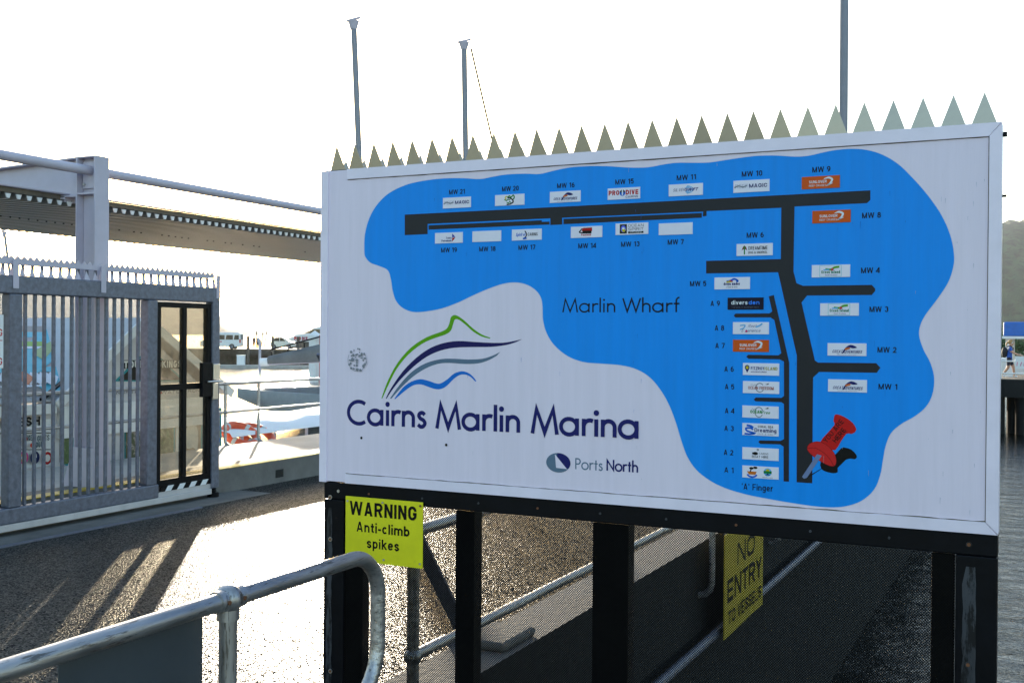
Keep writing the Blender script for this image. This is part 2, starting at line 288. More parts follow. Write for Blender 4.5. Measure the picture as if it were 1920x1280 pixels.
# ------------------------------------------------------------------ text and print, laid out in a plane
def lettershape(c, h, k):
    """strokes of one letter of a narrow sans (cap height 1, x height .72); h, k = half stroke weight up and across"""
    W = .56; l, r, t, b = k, W-k, 1-h, h; X = .72; m = .5; xt = X-h; lo = [c.lower() == c and c.isalpha()]
    def E(cx, cy, rx, ry, a0, a1, n=10): return [(cx+rx*math.cos(R(a0+(a1-a0)*i/n)), cy+ry*math.sin(R(a0+(a1-a0)*i/n))) for i in range(n+1)]
    def ring(x0, x1, y0, y1): cx = (x0+x1)/2; rx = (x1-x0)/2; ry = min(.27, (y1-y0)/2); return (E(cx, y1-ry, rx, ry, 0, 180, 12)+E(cx, y0+ry, rx, ry, 180, 360, 12), 1)
    def cee(x0, x1, y0, y1, g=.2): cx = (x0+x1)/2; rx = (x1-x0)/2; ry = min(.27, (y1-y0)/2); a = 0 if y1-y0 > .8 else 42; return E(cx, y1-ry, rx, ry, a, 180, 12)+E(cx, y0+ry, rx, ry, 180, 360-a, 12)
    S_ = lambda x0, x1, y0, y1: smooth([(x1, y1-(y1-y0)*.24), ((x0+x1)/2+.06, y1), ((x0+x1)/2-.06, y1), (x0, y1-(y1-y0)*.22), ((x0*.7+x1*.3), (y0+y1)/2+.06*(y1-y0)), (x0*.3+x1*.7, (y0+y1)/2-.06*(y1-y0)), (x1, y0+(y1-y0)*.22), ((x0+x1)/2+.06, y0), ((x0+x1)/2-.06, y0), (x0, y0+(y1-y0)*.24)], 3)
    st = lambda x, y0=0, y1=1: ([(x, y0), (x, y1)], 0)
    P = lambda *p: (list(p), 0)
    V = lambda *p: (list(p), 2)
    bowl = lambda x1, y0, y1: ([(l, y1), (x1-.2, y1)]+E(x1-.2, (y0+y1)/2, .2, (y1-y0)/2, 90, -90)+[(l, y0)], 0)
    arch = lambda x0, x1, n=0: ([(x0, X-h-.22)]+E((x0+x1)/2, X-h-.2, (x1-x0)/2, .2, 180, 0)+[(x1, 0)], 0)
    D = {'A': ([V((k*1.05, 0), (.29-k*.1, 1)), V((.29+k*.1, 1), (.58-k*1.05, 0)), P((.12, .27), (.46, .27))], .60), 'B': ([st(l), bowl(r, .52, t), bowl(r+.02, b, .52)], W+.02), 'C': ([(cee(l, r, b, t), 0)], W), 'D': ([st(l), ([(l, t), (r-.22, t)]+E(r-.22, t-.27, .22, .27, 90, 0)+E(r-.22, b+.27, .22, .27, 0, -90)+[(l, b)], 0)], W),
         'E': ([st(l), P((l, t), (.48, t)), P((l, m), (.45, m)), P((l, b), (.48, b))], .50), 'F': ([st(l), P((l, t), (.48, t)), P((l, m), (.44, m))], .48), 'G': ([(cee(l, r, b, t)+[(r, .45), (.32, .45)], 0)], W+.01), 'H': ([st(l), st(r), P((l, m), (r, m))], W), 'I': ([st(l)], 2*k), 'J': ([([(r-.1, 1), (r-.1, .25)]+E(.27, .25, r-.37, .25-h, 0, -180), 0)], .46),
         'K': ([st(l), V((.50, 1), (l, .42)), V((.2, .62), (.54, 0))], .57), 'L': ([st(l), P((l, b), (.46, b))], .47), 'M': ([P((l, 0), (l, 1-h*.3)), V((l, 1), (.36, 0)), V((.36, 0), (.72-k, 1)), P((.72-k, 1-h*.3), (.72-k, 0))], .72), 'N': ([st(l), st(r), V((l, 1), (r, 0))], W), 'O': ([ring(l, r, b, t)], W), 'P': ([st(l), bowl(r, .45, t)], .54), 'Q': ([ring(l, r, b, t), P((.32, .2), (.56, -.02))], W),
         'R': ([st(l), bowl(r, .48, t), V((.28, .5), (r, 0))], W+.01), 'S': ([(S_(l, r, b, t), 0)], W), 'T': ([P((.25, 0), (.25, t)), P((0, t), (.50, t))], .50), 'U': ([([(l, 1), (l, .3)]+E(W/2, .3, W/2-k, .3-h, 180, 360)+[(r, 1)], 0)], W), 'V': ([V((k*1.05, 1), (.28-k*.1, 0)), V((.28+k*.1, 0), (.56-k*1.05, 1))], .56), 'W': ([V((k*1.05, 1), (.24, 0)), V((.24, 0), (.46, 1)), V((.46, 1), (.68, 0)), V((.68, 0), (.92-k*1.05, 1))], .92), 'X': ([P((k, 1), (.52-k, 0)), P((.52-k, 1), (k, 0))], .52), 'Y': ([P((k*.9, 1), (.26, .42), (.52-k*.9, 1)), P((.26, .46), (.26, 0))], .52), 'Z': ([P((0, t), (.46, t), (.04, b), (.5, b))], .5),
         'a': ([ring(l, .46-k, b, xt*.62), P((.46-k, 0), (.46-k, X-.2)), (E(.23, X-.2, .23-k, .2-h, 0, 165), 0)], .47), 'b': ([st(l), ring(l, .48-k, b, xt)], .48), 'c': ([(cee(l, .45-k, b, xt), 0)], .45), 'd': ([st(.48-k), ring(l, .48-k, b, xt)], .48), 'e': ([P((l, .37), (.47-k, .37)), (E(.235, xt-.25, .235-k, .25, -5, 180, 12)+E(.235, b+.2, .235-k, .2, 180, 335, 12), 0)], .47), 'f': ([([(.14, 0), (.14, .78)]+E(.30, .80, .16, .2-h, 180, 95), 0), P((0, X-h), (.29, X-h))], .30), 'g': ([ring(l, .48-k, b, xt), ([(.48-k, X), (.48-k, -.06)]+E(.24, -.06, .24-k, .17, 0, -160), 0)], .48), 'h': ([st(l), arch(l, .47-k)], .47), 'i': ([st(l, 0, X), st(l, .84, 1)], 2*k), 'k': ([st(l), V((.40, X), (l, .28)), V((.18, .42), (.43, 0))], .47), 'l': ([st(l)], 2*k), 'm': ([st(l, 0, X), arch(l, .38), arch(.38, .76-k)], .76), 'n': ([st(l, 0, X), arch(l, .47-k)], .47), 'o': ([ring(l, .48-k, b, xt)], .48), 'p': ([st(l, -.24, X), ring(l, .48-k, b, xt)], .48), 'r': ([st(l, 0, X), (E(.30, X-.30, .30-k, .30-h, 175, 88), 0)], .32), 's': ([(S_(l, .44-k, b, xt), 0)], .44), 't': ([([(.14, .92), (.14, .2)]+E(.28, .2, .14, .2-h, 180, 270), 0), P((0, X-h), (.29, X-h))], .30), 'u': ([([(l, X), (l, .24)]+E(.235, .24, .235-k, .24-h, 180, 360), 0), st(.47-k, 0, X)], .47), 'v': ([V((k*1.05, X), (.23, 0)), V((.23, 0), (.46-k*1.05, X))], .46), 'w': ([P((k*.9, X), (.19, h*.5), (.33, X-h), (.47, h*.5), (.66-k*.9, X))], .66), 'y': ([P((k*.9, X), (.24, .06)), P((.46-k*.9, X), (.2, -.2), (.06, -.22))], .46),
         '0': ([ring(l, .5-k, b, t)], .5), '1': ([st(.26), P((.06, .78), (.26, .95))], .36), '2': ([(E(.25, t-.25, .25-k, .25, 170, -30, 12)+[(l, b), (.5, b)], 0)], .5), '3': ([(E(.24, t-.22, .23-k, .22, 160, -80, 12), 0), (E(.24, b+.26, .25-k, .26, 80, -165, 12), 0)], .5), '4': ([st(.38), P((.36, 1-h), (.02, .27), (.5, .27))], .5), '5': ([(([(.46, t), (.10, t), (.06, .54)])+E(.24, b+.29, .25-k, .29, 140, -160, 14), 0)], .5), '6': ([ring(l, .5-k, b, .60), (E(.34, .40, .34-k, .60-h, 90, 190, 10), 0)], .5), '7': ([P((0, t), (.46, t)), V((.44, 1-h), (.16, 0))], .48), '8': ([ring(.03+k, .47-k, .52, t), ring(l, .5-k, b, .54)], .5), '9': ([ring(l, .5-k, .40, t), (E(.16, .60, .34-k, .60-h, -90, 10, 10), 0)], .5),
         '-': ([P((0, .36), (.26, .36))], .26), "'": ([st(l, .72, 1)], 2*k), '&': ([(smooth([(.52, 0), (.16, .7), (.2, .95), (.34, .94), (.36, .74), (.06, .32), (.1, .06), (.3, .04), (.5, .4)], 3), 0)], .54)}
    return D.get(c, ([], .22))
def ribbon(pts, wd, closed=False):
    P = []; W_ = list(wd) if isinstance(wd, (list, tuple)) else [wd]*len(pts); ws = []
    for p, q_ in zip(pts, W_):
        p = Vector((p[0], p[1]))
        if P and (p-P[-1]).length < 1e-5: continue
        P.append(p); ws.append(q_)
    if closed and (P[0]-P[-1]).length < 1e-5: P.pop(); ws.pop()
    k = len(P)
    L = []; Rr = []
    for i in range(k):
        a = P[i-1] if (i > 0 or closed) else None; b = P[(i+1) % k] if (i < k-1 or closed) else None
        d1 = (P[i]-a).normalized() if a is not None else (b-P[i]).normalized(); d2 = (b-P[i]).normalized() if b is not None else d1
        t = d1+d2
        t = t.normalized() if t.length > 1e-6 else d1
        n = Vector((-t.y, t.x)); cs = max(.35, n.dot(Vector((-d1.y, d1.x)))); h = ws[i]/2/cs
        L.append(P[i]+n*h); Rr.append(P[i]-n*h)
    vs = [tuple(x) for x in L]+[tuple(x) for x in Rr]
    fs = [(i, k+i, k+(i+1) % k, (i+1) % k) for i in range(k if closed else k-1)]
    return vs, fs
def arc(cx, cy, r, a0, a1, n=16, ry=None):
    ry = ry or r
    return [(cx+r*math.cos(R(a0+(a1-a0)*i/n)), cy+ry*math.sin(R(a0+(a1-a0)*i/n))) for i in range(n+1)]
def smooth(pts, n=4, closed=False):
    k = len(pts); out = []
    for i in range(k if closed else k-1):
        p = [Vector(pts[(i+j-1) % k] if closed else pts[min(max(i+j-1, 0), k-1)]) for j in range(4)]
        for q in range(n):
            t = q/n
            out.append(tuple(.5*((2*p[1])+(p[2]-p[0])*t+(2*p[0]-5*p[1]+4*p[2]-p[3])*t*t+(3*p[1]-p[0]-3*p[2]+p[3])*t**3)))
    if not closed: out.append(tuple(pts[-1]))
    return out
class Print:
    """flat print on a plane: to3(u, v, lift) places it; every item is lifted a hair above the last"""
    def __init__(s, to3, step=.00006): s.asp = 1.; s.to3 = to3; s.mb = MB(); s.mats = []; s.k = 0; s.step = step
    def _m(s, mt):
        if mt not in s.mats: s.mats.append(mt)
        return s.mats.index(mt)
    def raw(s, vs, fs, mt):
        s.k += 1
        s.mb.add([s.to3(v[0], v[1], s.k*s.step) for v in vs], fs, s._m(mt)); return s
    def poly(s, pts, mt): return s.raw(pts, [list(range(len(pts)))], mt)
    def stroke(s, pts, wd, mt, closed=False):
        vs, fs = ribbon([(p[0]/s.asp, p[1]) for p in pts], [q_/s.asp for q_ in wd] if isinstance(wd, (list, tuple)) else wd/s.asp, closed)
        return s.raw([(v[0]*s.asp, v[1]) for v in vs], fs, mt)
    def disc(s, cx, cy, rx, ry, mt): return s.poly(arc(cx, cy, rx, 0, 360, 28, ry)[:-1], mt)
    def text(s, txt, x0, y0, wdt, ht, mt, bold=0., shear=0., rot=0., align='L', aspect=None):
        aspect = aspect or s.asp
        """fit txt into width wdt and cap height ht, baseline start x0,y0 (align C: x0 = centre); aspect = unit of v in units of u"""
        wt = ht*(.115+bold*4.2)*1.0; h = wt/2/ht; k = h; gap = .11 if bold > .01 else .13
        for _ in range(3):
            tot = sum(lettershape(c, h, k)[1]+gap for c in txt)-gap; kx = wdt/tot; k = min(.16, wt*aspect/2/kx)
        if align == 'C': x0 -= wdt/2
        x = 0
        for c in txt:
            gs, a = lettershape(c, h, k)
            for pts, closed in gs:
                pp2 = [((x+p[0])*kx/aspect, p[1]*ht) for p in pts]
                if closed == 2:
                    (ax_, ay_), (bx_, by_) = pp2; hw_ = wt/2*math.hypot(bx_-ax_, by_-ay_)/max(1e-6, abs(by_-ay_))*.94
                    vs, fs = [(ax_-hw_, ay_), (ax_+hw_, ay_), (bx_+hw_, by_), (bx_-hw_, by_)], [(0, 1, 2, 3)]
                else: vs, fs = ribbon(pp2, wt, bool(closed))
                up = c.isupper() or c.isdigit()
                out = []
                for vx_, vy_ in vs:
                    if up: vy_ = min(max(vy_, 0), ht)
                    vx_ = vx_*aspect+vy_*shear*aspect
                    out.append((x0+vx_*math.cos(rot)-vy_*math.sin(rot), y0+vx_*math.sin(rot)+vy_*math.cos(rot)))
                s.raw(out, fs, mt)
            x += a+gap
        return s
    def build(s, name, parent): return s.mb.build(name, s.mats, parent)

# a geometric sans drawn with strokes (cap height 1): returns list of (points, closed) and the advance
def glyph(c):
    x = .66
    if c == 'C': return [(arc(.5, .5, .47, 52, 308, 22), 0)], .92
    if c == 'a': return [(arc(.32, x/2, x/2-.03, 0, 360, 22)[:-1], 1), ([(.62, 0), (.62, x)], 0)], .80
    if c == 'i': return [([(.07, 0), (.07, x)], 0), 'dot'], .24
    if c == 'l': return [([(.07, 0), (.07, 1.06)], 0)], .24
    if c == 'r': return [([(.07, 0), (.07, x)], 0), (arc(.30, .36, .23, 168, 62, 8, .25), 0)], .46
    if c == 'n': return [([(.07, 0), (.07, x)], 0), (arc(.285, .38, .215, 180, 0, 12, .23)+[(.50, 0)], 0)], .66
    if c == 'h': return [([(.07, 0), (.07, 1.06)], 0), (arc(.285, .38, .215, 180, 0, 12, .23)+[(.50, 0)], 0)], .66
    if c == 's': return [(smooth([(.33, .53), (.24, .61), (.13, .59), (.075, .49), (.14, .38), (.27, .31), (.34, .19), (.28, .07), (.16, .035), (.04, .12)], 3), 0)], .46
    if c == 'o': return [(arc(.33, x/2, x/2-.03, 0, 360, 22)[:-1], 1)], .74
    if c == 't': return [([(.17, 0), (.17, .9)], 0), ([(.02, x-.06), (.33, x-.06)], 0)], .42
    if c == 'f': return [([(.17, 0), (.17, .78)]+arc(.33, .80, .16, 180, 80, 6, .22), 0), ([(.02, x-.06), (.36, x-.06)], 0)], .40
    if c == 'M': return [([(.05, 0), (.20, .97), (.52, .06), (.84, .97), (.99, 0)], 0)], 1.12
    if c == 'W': return [([(.02, 1), (.29, .05), (.56, .95), (.83, .05), (1.10, 1)], 0)], 1.18
    if c == 'N': return [([(.07, 0), (.07, .93), (.68, .07), (.68, 1)], 0)], .84
    if c == 'P': return [([(.07, 0), (.07, 1)], 0), ([(.07, .95), (.25, .95)]+arc(.25, .71, .24, 90, -90, 10)+[(.07, .47)], 0)], .62
    return [], .34
def geo_text(pr, txt, x0, x1, base, cap, wt, mt):
    adv = sum(glyph(c)[1] for c in txt)-.1; kx = (x1-x0)/adv; x = x0
    for c in txt:
        gs, a = glyph(c)
        for g in gs:
            if g == 'dot': pr.disc(x+.07*kx, base+.90*cap, wt*.68, wt*.68, mt)
            else: pr.stroke([(x+p[0]*kx, base+p[1]*cap) for p in g[0]], wt, mt, bool(g[1]))
        x += a*kx

# ================================================================== SETTING
WX0, WX1 = -2.62, -2.30          # kerb of the walkway's water side
KX0, KX1 = -8.25, -7.85          # kerb on the kiosk side
LX = -11.15                      # edge of the deck on the kiosk side
QY = 3.66                        # quay front edge
water_o = struct(MB().add([(-6000,-2000,-2.5),(6000,-2000,-2.5),(6000,6500,-2.5),(-6000,6500,-2.5)], [(0,1,2,3)]).build('water', M_WATER, org=(0,0,0)))
g = MB()
g.add([(-7.85,-60,0),(40,-60,0),(40,QY,0),(-2.62,QY,0),(-2.62,53.0,0),(-7.85,53.0,0)], [(0,1,2,3,4,5)])
struct(g.build('road', M_ASPH, org=(0,0,0)))
struct(MB().box((-11.15,-60,-.5),(-8.25,60,0.0)).build('deck', M_CONC, org=(0,0,0)))
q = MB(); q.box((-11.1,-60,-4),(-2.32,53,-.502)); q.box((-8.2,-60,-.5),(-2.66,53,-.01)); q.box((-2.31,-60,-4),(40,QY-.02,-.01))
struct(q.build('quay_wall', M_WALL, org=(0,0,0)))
k = MB(); k.box((WX0,QY-.04,-.5),(WX1,53,.16)); k.m = [1, 0, 1, 1, 1, 0]  # shade on the outer face put into its colour by the dark wall material
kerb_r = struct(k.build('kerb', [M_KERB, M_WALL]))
k = MB(); k.box((KX0,-30,-.3),(KX1,53,.256))
kerb_l = struct(k.build('kerb', M_KERB, bev=.02))
yl = MB()
for y in range(-10, 50, 2):
    yl.box((KX1-.16, y, .255), (KX1+.004, y+1.985, .262))
yl.build('yellow_line', M_YEL, kerb_l)
# drain slots in the kerb
dr = MB()
for y in (7.7, 9.95, 12.2): dr.box((KX1-.05, y, .06), (KX1+.003, y+.14, .15))
dr.build('drain_slot', M_WALL, kerb_l)
# pale concrete gutter strip along the gate
struct(MB().box((-7.849,-30,-.02),(-7.40,9.3,.004)).build('gutter', M_KERB))
struct(MB().box((-7.399,-30,-.02),(-7.345,8.2,.010)).build('gate_track', M_GALV))

# hills: a ridge along an arc far behind, height from the picture
def ridge(name, dist, depth, prof, col, seed):
    rnd = random.Random(seed); vs = []; fs = []; n = 220; rows = 14
    x0, x1 = prof[0][0], prof[-1][0]
    m = mat(name+'_forest', col, .9, var=.65, vs=.035, bump=1., bs=.06, col2=[x*.45 for x in col], thr=.52)
    ph = [(rnd.uniform(.5, 9), rnd.uniform(0, 6.28), rnd.uniform(.2, 1)) for _ in range(10)]
    for i in range(n+1):
        px = x0+(x1-x0)*i/n
        for (a, ha), (b, hb) in zip(prof, prof[1:]):
            if a <= px <= b: t = (px-a)/(b-a); t = t*t*(3-2*t); h = ha+(hb-ha)*t; break
        d = ray(px, 640); d.z = 0; d = d.normalized()
        for j in range(rows+1):
            s = j/rows
            e = math.sin(s*math.pi)**.8
            wob = sum(math.sin(f*(i/n*9+s*2.1)+p)*q_ for f, p, q_ in ph)/10
            z = -3+(h+3)*e*(1+.10*wob)+ (rnd.uniform(-1, 1)*h*.018 if 0 < j < rows else 0)
            r_ = dist+depth*(s-.5)
            vs.append((d.x*r_, d.y*r_, z))
    for i in range(n):
        for j in range(rows):
            a = i*(rows+1)+j; fs.append((a, a+rows+1, a+rows+2, a+1))
    mb = MB(); mb.add(vs, fs, 0, True); return struct(mb.build(name, m, org=(0, 0, -3)))
ridge('hill', 2600, 1500, [(1000, 60), (1300, 170), (1600, 215), (1760, 235), (1890, 252), (1990, 262), (2300, 330), (2700, 260), (3300, 120)], (.035, .065, .03), 3)
ridge('hill_far', 4200, 1600, [(-900, 60), (-200, 150), (120, 200), (300, 150), (380, 138), (430, 38), (520, 30), (640, 34), (900, 60), (1200, 120), (1700, 200)], (.05, .06, .04), 5)

# ================================================================== THE MAP SIGN
BY = 3.473
sign = thing('marina_map_sign', 'big white board with blue harbour map and a row of spikes along its top', 'sign', (-1.32, BY+.04, 1.13))
def B(px, py):
    p = PY(BY, px, py); return (p.x, p.z)
def toB(u, v, lift): return (u, BY-lift, v)
bx0, bx1, bz0, bz1 = -2.522, -.121, 1.132, 2.329
panel = MB().box((bx0, BY, bz0), (bx1, BY+.075, bz1)).build('panel', M_BOARD, sign, bev=.002)
MB().box((bx0-.004, BY-.006, bz0-.004), (bx0+.030, BY+.079, bz1+.001)).build('edge_trim', M_TRIM, sign, bev=.002)
MB().prism([(bx1-.030, BY-.006, bz0+.034), (bx1+.004, BY-.006, bz0), (bx1+.004, BY-.006, bz1), (bx1-.030, BY-.006, bz1-.036)], (0, .085, 0)).build('edge_trim', M_TRIM, sign)
MB().prism([(-2.405, BY-.0055, bz1-.037), (bx1-.032, BY-.0055, bz1-.037), (bx1+.002, BY-.0055, bz1+.002), (-2.405, BY-.0055, bz1+.002)], (0, .084, 0)).build('edge_trim', M_TRIM, sign)
MB().prism([(-2.405, BY-.0055, bz0-.002), (bx1+.002, BY-.0055, bz0-.002), (bx1-.032, BY-.0055, bz0+.033), (-2.405, BY-.0055, bz0+.033)], (0, .084, 0)).build('edge_trim', M_TRIM, sign)
# grime in the joint between trim and panel
gr = Print(toB)
gm = mat('joint_grime', (.10, .085, .05), .9, var=.3, vs=40)
for (xa, xb, z_) in ((-2.405, bx1-.03, bz1-.0385), (-2.405, bx1-.03, bz0+.0345)):
    pts = []; x = xa
    while x < xb: pts.append((x, z_+random.uniform(-.0006, .0006))); x += .03
    pts.append((xb, z_)); gr.stroke(pts, [random.uniform(.0012, .004) for _ in pts], gm)
gr.stroke([(bx1-.0315, bz0+.03), (bx1-.0315, bz1-.03)], .002, gm)
gr.build('joint_grime', sign)
# left bracket behind the board
MB().box((-2.552, BY+.03, 1.985), (-2.5265, BY+.12, 2.115)).build('bracket', M_TRIM, sign, bev=.003)
for zz, w_ in ((2.30, .008), (2.12, .004)):
    MB().tube([(bx1+.0045, BY+.03, zz), (bx1+.016, BY+.03, zz)], w_, 8).build('bolt', M_BLACK, sign)
# spikes: two rows of triangular plates, front row leaning to the viewer, back row leaning away
sp = MB(); sp.prism([(-.0345, 0, 0), (.0345, 0, 0), (0, -.010, .093)], (0, .0014, 0))
sp.v = [tuple(x) for x in sp.v]
o0 = bpy.data.objects.new('spike', sp.mesh('spike', M_STEEL)); COL.objects.link(o0); o0.parent = sign
bright_spike = o0.data.copy(); bright_spike.materials[0] = mat('sky_sheen_spike', (.36, .335, .29), .36, .85, var=.12, vs=14)  # sky sheen on the right-hand spikes put into a lighter copy of the metal
first = True; step = .0847
for row in (0, 1):
    for i in range(28):
        x = -.166-step*i+(0 if row == 0 else -.012)
        if x < bx0+.03: continue
        loc = Vector((x, BY+.004+(.062 if row else 0), bz1+.0025))-WP[sign.name]
        rz = random.uniform(-.05, .05)
        o = o0 if first else copy_part(o0, sign, loc)
        o.location = loc; lean_ = (-.16 if i < 4 else -.12+.035*(i-4) if i < 8 else .02) if not row else 0
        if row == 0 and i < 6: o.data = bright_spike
        o.rotation_euler = (lean_+random.uniform(-.012, .012), 0, rz*.5+(math.pi if row else 0)); first = False
        if row: o.scale = (.75, 1, .52)
MB().box((bx0+.01, BY+.0032, bz1+.0012), (bx1, BY+.072, bz1+.0028)).build('spike_strip', M_STEEL, sign)

# --- map print
LAKE = [(683,470),(684,440),(692,410),(706,385),(728,363),(760,347),(793,339),(830,334.5),(868,334),(900,335.5),(925,331),(950,327),(985,325.5),(1012,326),(1040,319.5),(1068,314),(1100,311.5),(1140,311.5),(1180,314),(1215,313.5),(1245,308),(1270,305),(1300,305),(1330,304.5),(1360,300),(1390,295.5),(1420,292),(1455,291.5),(1490,293.5),(1515,292),(1540,286.5),(1565,281.5),(1595,279),(1625,281),(1655,290),(1685,308),(1712,334),(1740,366),(1765,402),(1782,440),(1789,475),(1788,500),(1778,530),(1757,562),(1736,590),(1726,610),(1724,630),(1732,655),(1745,680),(1752,708),(1749,738),(1737,762),(1716,780),(1690,795),(1671,812),(1661,836),(1656,862),(1651,890),(1639,918),(1615,939),(1585,949),(1555,951),(1520,948),(1480,942),(1440,935),(1400,927),(1360,915),(1330,900),(1305,880),(1288,855),(1277,825),(1268,795),(1256,763),(1241,735),(1220,709),(1195,693),(1165,685),(1130,682),(1095,679),(1065,668),(1040,648),(1025,625),(1018,600),(1017,575),(1014,558),(1005,545),(990,535),(970,530),(945,532),(915,542),(885,555),(860,567),(830,578),(800,584),(775,585),(756,578),(743,565),(736,545),(733,525),(727,507),(711,499),(695,493),(685,482)]
lp = [B(*p) for p in LAKE]
lk = Print(toB); lk.k = 4
cx_, cz_ = sum(p[0] for p in lp)/len(lp), sum(p[1] for p in lp)/len(lp)
sm_l = smooth(lp, 4, True)
lk.poly(sm_l, M_BLUE); lk.stroke(sm_l, .0016, ink((.80, .80, .84)), True)
lk.build('map_water', sign)
pr = Print(toB); pr.k = 8
PIER = [(759,402.5),(1130,383.7),(1632,357),(1632,375),(1625.7,381),(1489.9,387.4),(1488.6,460),(1488,509),(1493.5,530.8),(1505.7,535.7),(1634.6,534),(1641,541),(1641,545.5),(1634.6,553),(1513.4,554),(1503,567),(1528,675.6),(1534,679.4),(1643,680.5),(1650.7,689),(1644,698.6),(1536,697),(1524.6,707.5),(1523,905.5),(1493.7,903.6),(1494,666),(1488,640),(1459,510.5),(1324,512.7),(1324,489),(1464,485.7),(1465,389.7),(1325,396),(1325,405),(1317.6,406),(1318.5,397),(1054,408.5),(1054.5,421),(1032,422),(1032,409.5),(802,420),(802,439),(759,441)]
PON1 = [(803.7,422.5),(1016,413),(1016,416),(1030.5,415.5),(1030.5,421),(803.7,430.7)]
PON2 = [(1056.7,410.5),(1316,399.3),(1316,408.3),(1056.7,420.5)]
AF = [(1441.5,555.4),(1451,553),(1471,640),(1480,680),(1479.4,902.4),(1469.3,902),(1469.3,836.8),(1463,832.6),(1425.5,831.7),(1422,828),(1424.8,825),(1463.7,825.8),(1470,822.8),(1470,757),(1465,753.6),(1416.6,752),(1413.3,748.5),(1417.3,744.7),(1465.4,745.4),(1470,742),(1470,677.5),(1461.8,673.5),(1403.3,672.3),(1399.5,668.6),(1402.8,664.8),(1459.5,665.8),(1465,661.8),(1452,600),(1445,595),(1379,595),(1376,591.7),(1379,587.7),(1443,587.3),(1448,583.6)]
for P in (PIER, PON1, PON2, AF):
    q_ = [B(*p) for p in P]
    pr.stroke(q_, .0022, ink((.10, .52, .93)), True); pr.poly(q_, M_PIER)
pr.build('map_pier', sign)
# --- swoosh logo
def crop8(P): return [B(620+x/3.0968, 560+y/3.0968) for x, y in P]
lg = Print(toB); lg.k = 3
SW = [((.36, .62, .07), [(295,578),(330,480),(390,370),(470,280),(560,222),(640,192),(675,172),(690,140),(697,110),(712,96),(735,98),(775,125),(830,175),(880,208),(928,226)], [(925,231),(880,220),(830,192),(780,148),(745,122),(722,120),(712,145),(698,185),(665,208),(600,230),(530,262),(450,325),(385,405),(340,490),(300,578)]),
      ((.11, .10, .33), [(320,578),(350,520),(420,420),(500,340),(580,285),(660,256),(740,245),(830,250),(920,255),(1000,255),(1060,246),(1112,234)], [(1080,250),(1020,268),(930,279),(820,280),(720,284),(640,300),(560,335),(480,395),(400,475),(350,540),(325,580)]),
      ((.36, .44, .52), [(345,578),(400,500),(470,425),(550,375),(640,350),(720,348),(800,352),(880,348),(940,330),(985,308)], [(965,330),(920,355),(860,374),(780,378),(690,372),(620,378),(550,405),(480,450),(410,515),(352,580)]),
      ((.05, .42, .78), [(370,580),(420,515),(470,480),(520,466),(570,476),(610,490),(640,490),(680,465),(715,435),(760,420),(800,430),(830,455),(846,478)], [(840,480),(815,455),(785,440),(750,442),(715,465),(680,500),(650,520),(615,525),(570,512),(525,497),(480,502),(430,535),(376,581)])]
for c, a_, b_ in SW: lg.poly(smooth(crop8(a_), 3)+smooth(crop8(b_), 3), ink(c))
lg.build('marina_logo', sign)
NAVY = ink((.12, .13, .38)); BLK = ink((.02, .03, .05)); SLATE = ink((.36, .44, .52))
tx = Print(toB); tx.k = 3
geo_text(tx, 'Cairns Marlin Marina', -2.397, -1.222, 1.357, .090, .0145, NAVY)
tx.build('lettering', sign)
tx = Print(toB); tx.k = 8
geo_text(tx, 'Marlin Wharf', -1.506, -1.088, 1.7815, .047, .0052, BLK)
tx.build('lettering', sign)
tx = Print(toB); tx.k = 3
geo_text(tx, 'Ports', -1.453, -1.352, 1.2415, .038, .0046, SLATE); geo_text(tx, 'North', -1.337, -1.224, 1.2435, .038, .0058, NAVY)
ce = B(1047, 867)
tx.disc(ce[0], ce[1], .046, .034, SLATE)
tx.poly(arc(ce[0], ce[1], .046, 95, -32, 16, .034)+[(ce[0]-.008, ce[1]-.016)], NAVY)
tx.poly([(ce[0]-.013, ce[1]+.029), (ce[0]+.033, ce[1]-.020), (ce[0]-.008, ce[1]-.018)], M_BOARD)
tx.build('port_emblem', sign)
# --- berth names
LAB = [('MW 21',857,360),('MW 20',957,354),('MW 16',1061,348),('MW 15',1171,341),('MW 11',1287,333),('MW 10',1410,326),('MW 9',1540,318),('MW 8',1634,404),('MW 6',1416,441),('MW 4',1632,507),('MW 3',1648,580),('MW 2',1663,656),('MW 1',1665,725),('MW 5',1309,532),('A 9',1341,569),('A 8',1349,615),('A 7',1350,648),('A 6',1367,692),('A 5',1368,725),('A 4',1368,770),('A 3',1367,803),('A 2',1366,848),('A 1',1367,881),('MW 19',842,469),('MW 18',914,467),('MW 17',988,464),('MW 14',1101,461),('MW 13',1182,458),('MW 7',1267,454)]
for s_, x, y in LAB:
    u, v = B(x, y); t_ = Print(toB); t_.k = 9
    wd = {5: .066, 4: .055, 3: .031}[len(s_)]
    t_.text(s_, u, v-.0080, wd, .0172, BLK, bold=.013, align='C'); t_.build('berth_label', sign)
t_ = Print(toB); t_.k = 9
u, v = B(1420, 913); t_.text("'A' Finger", u, v-.010, .100, .0200, BLK, bold=.006, align='C'); t_.build('berth_label', sign)
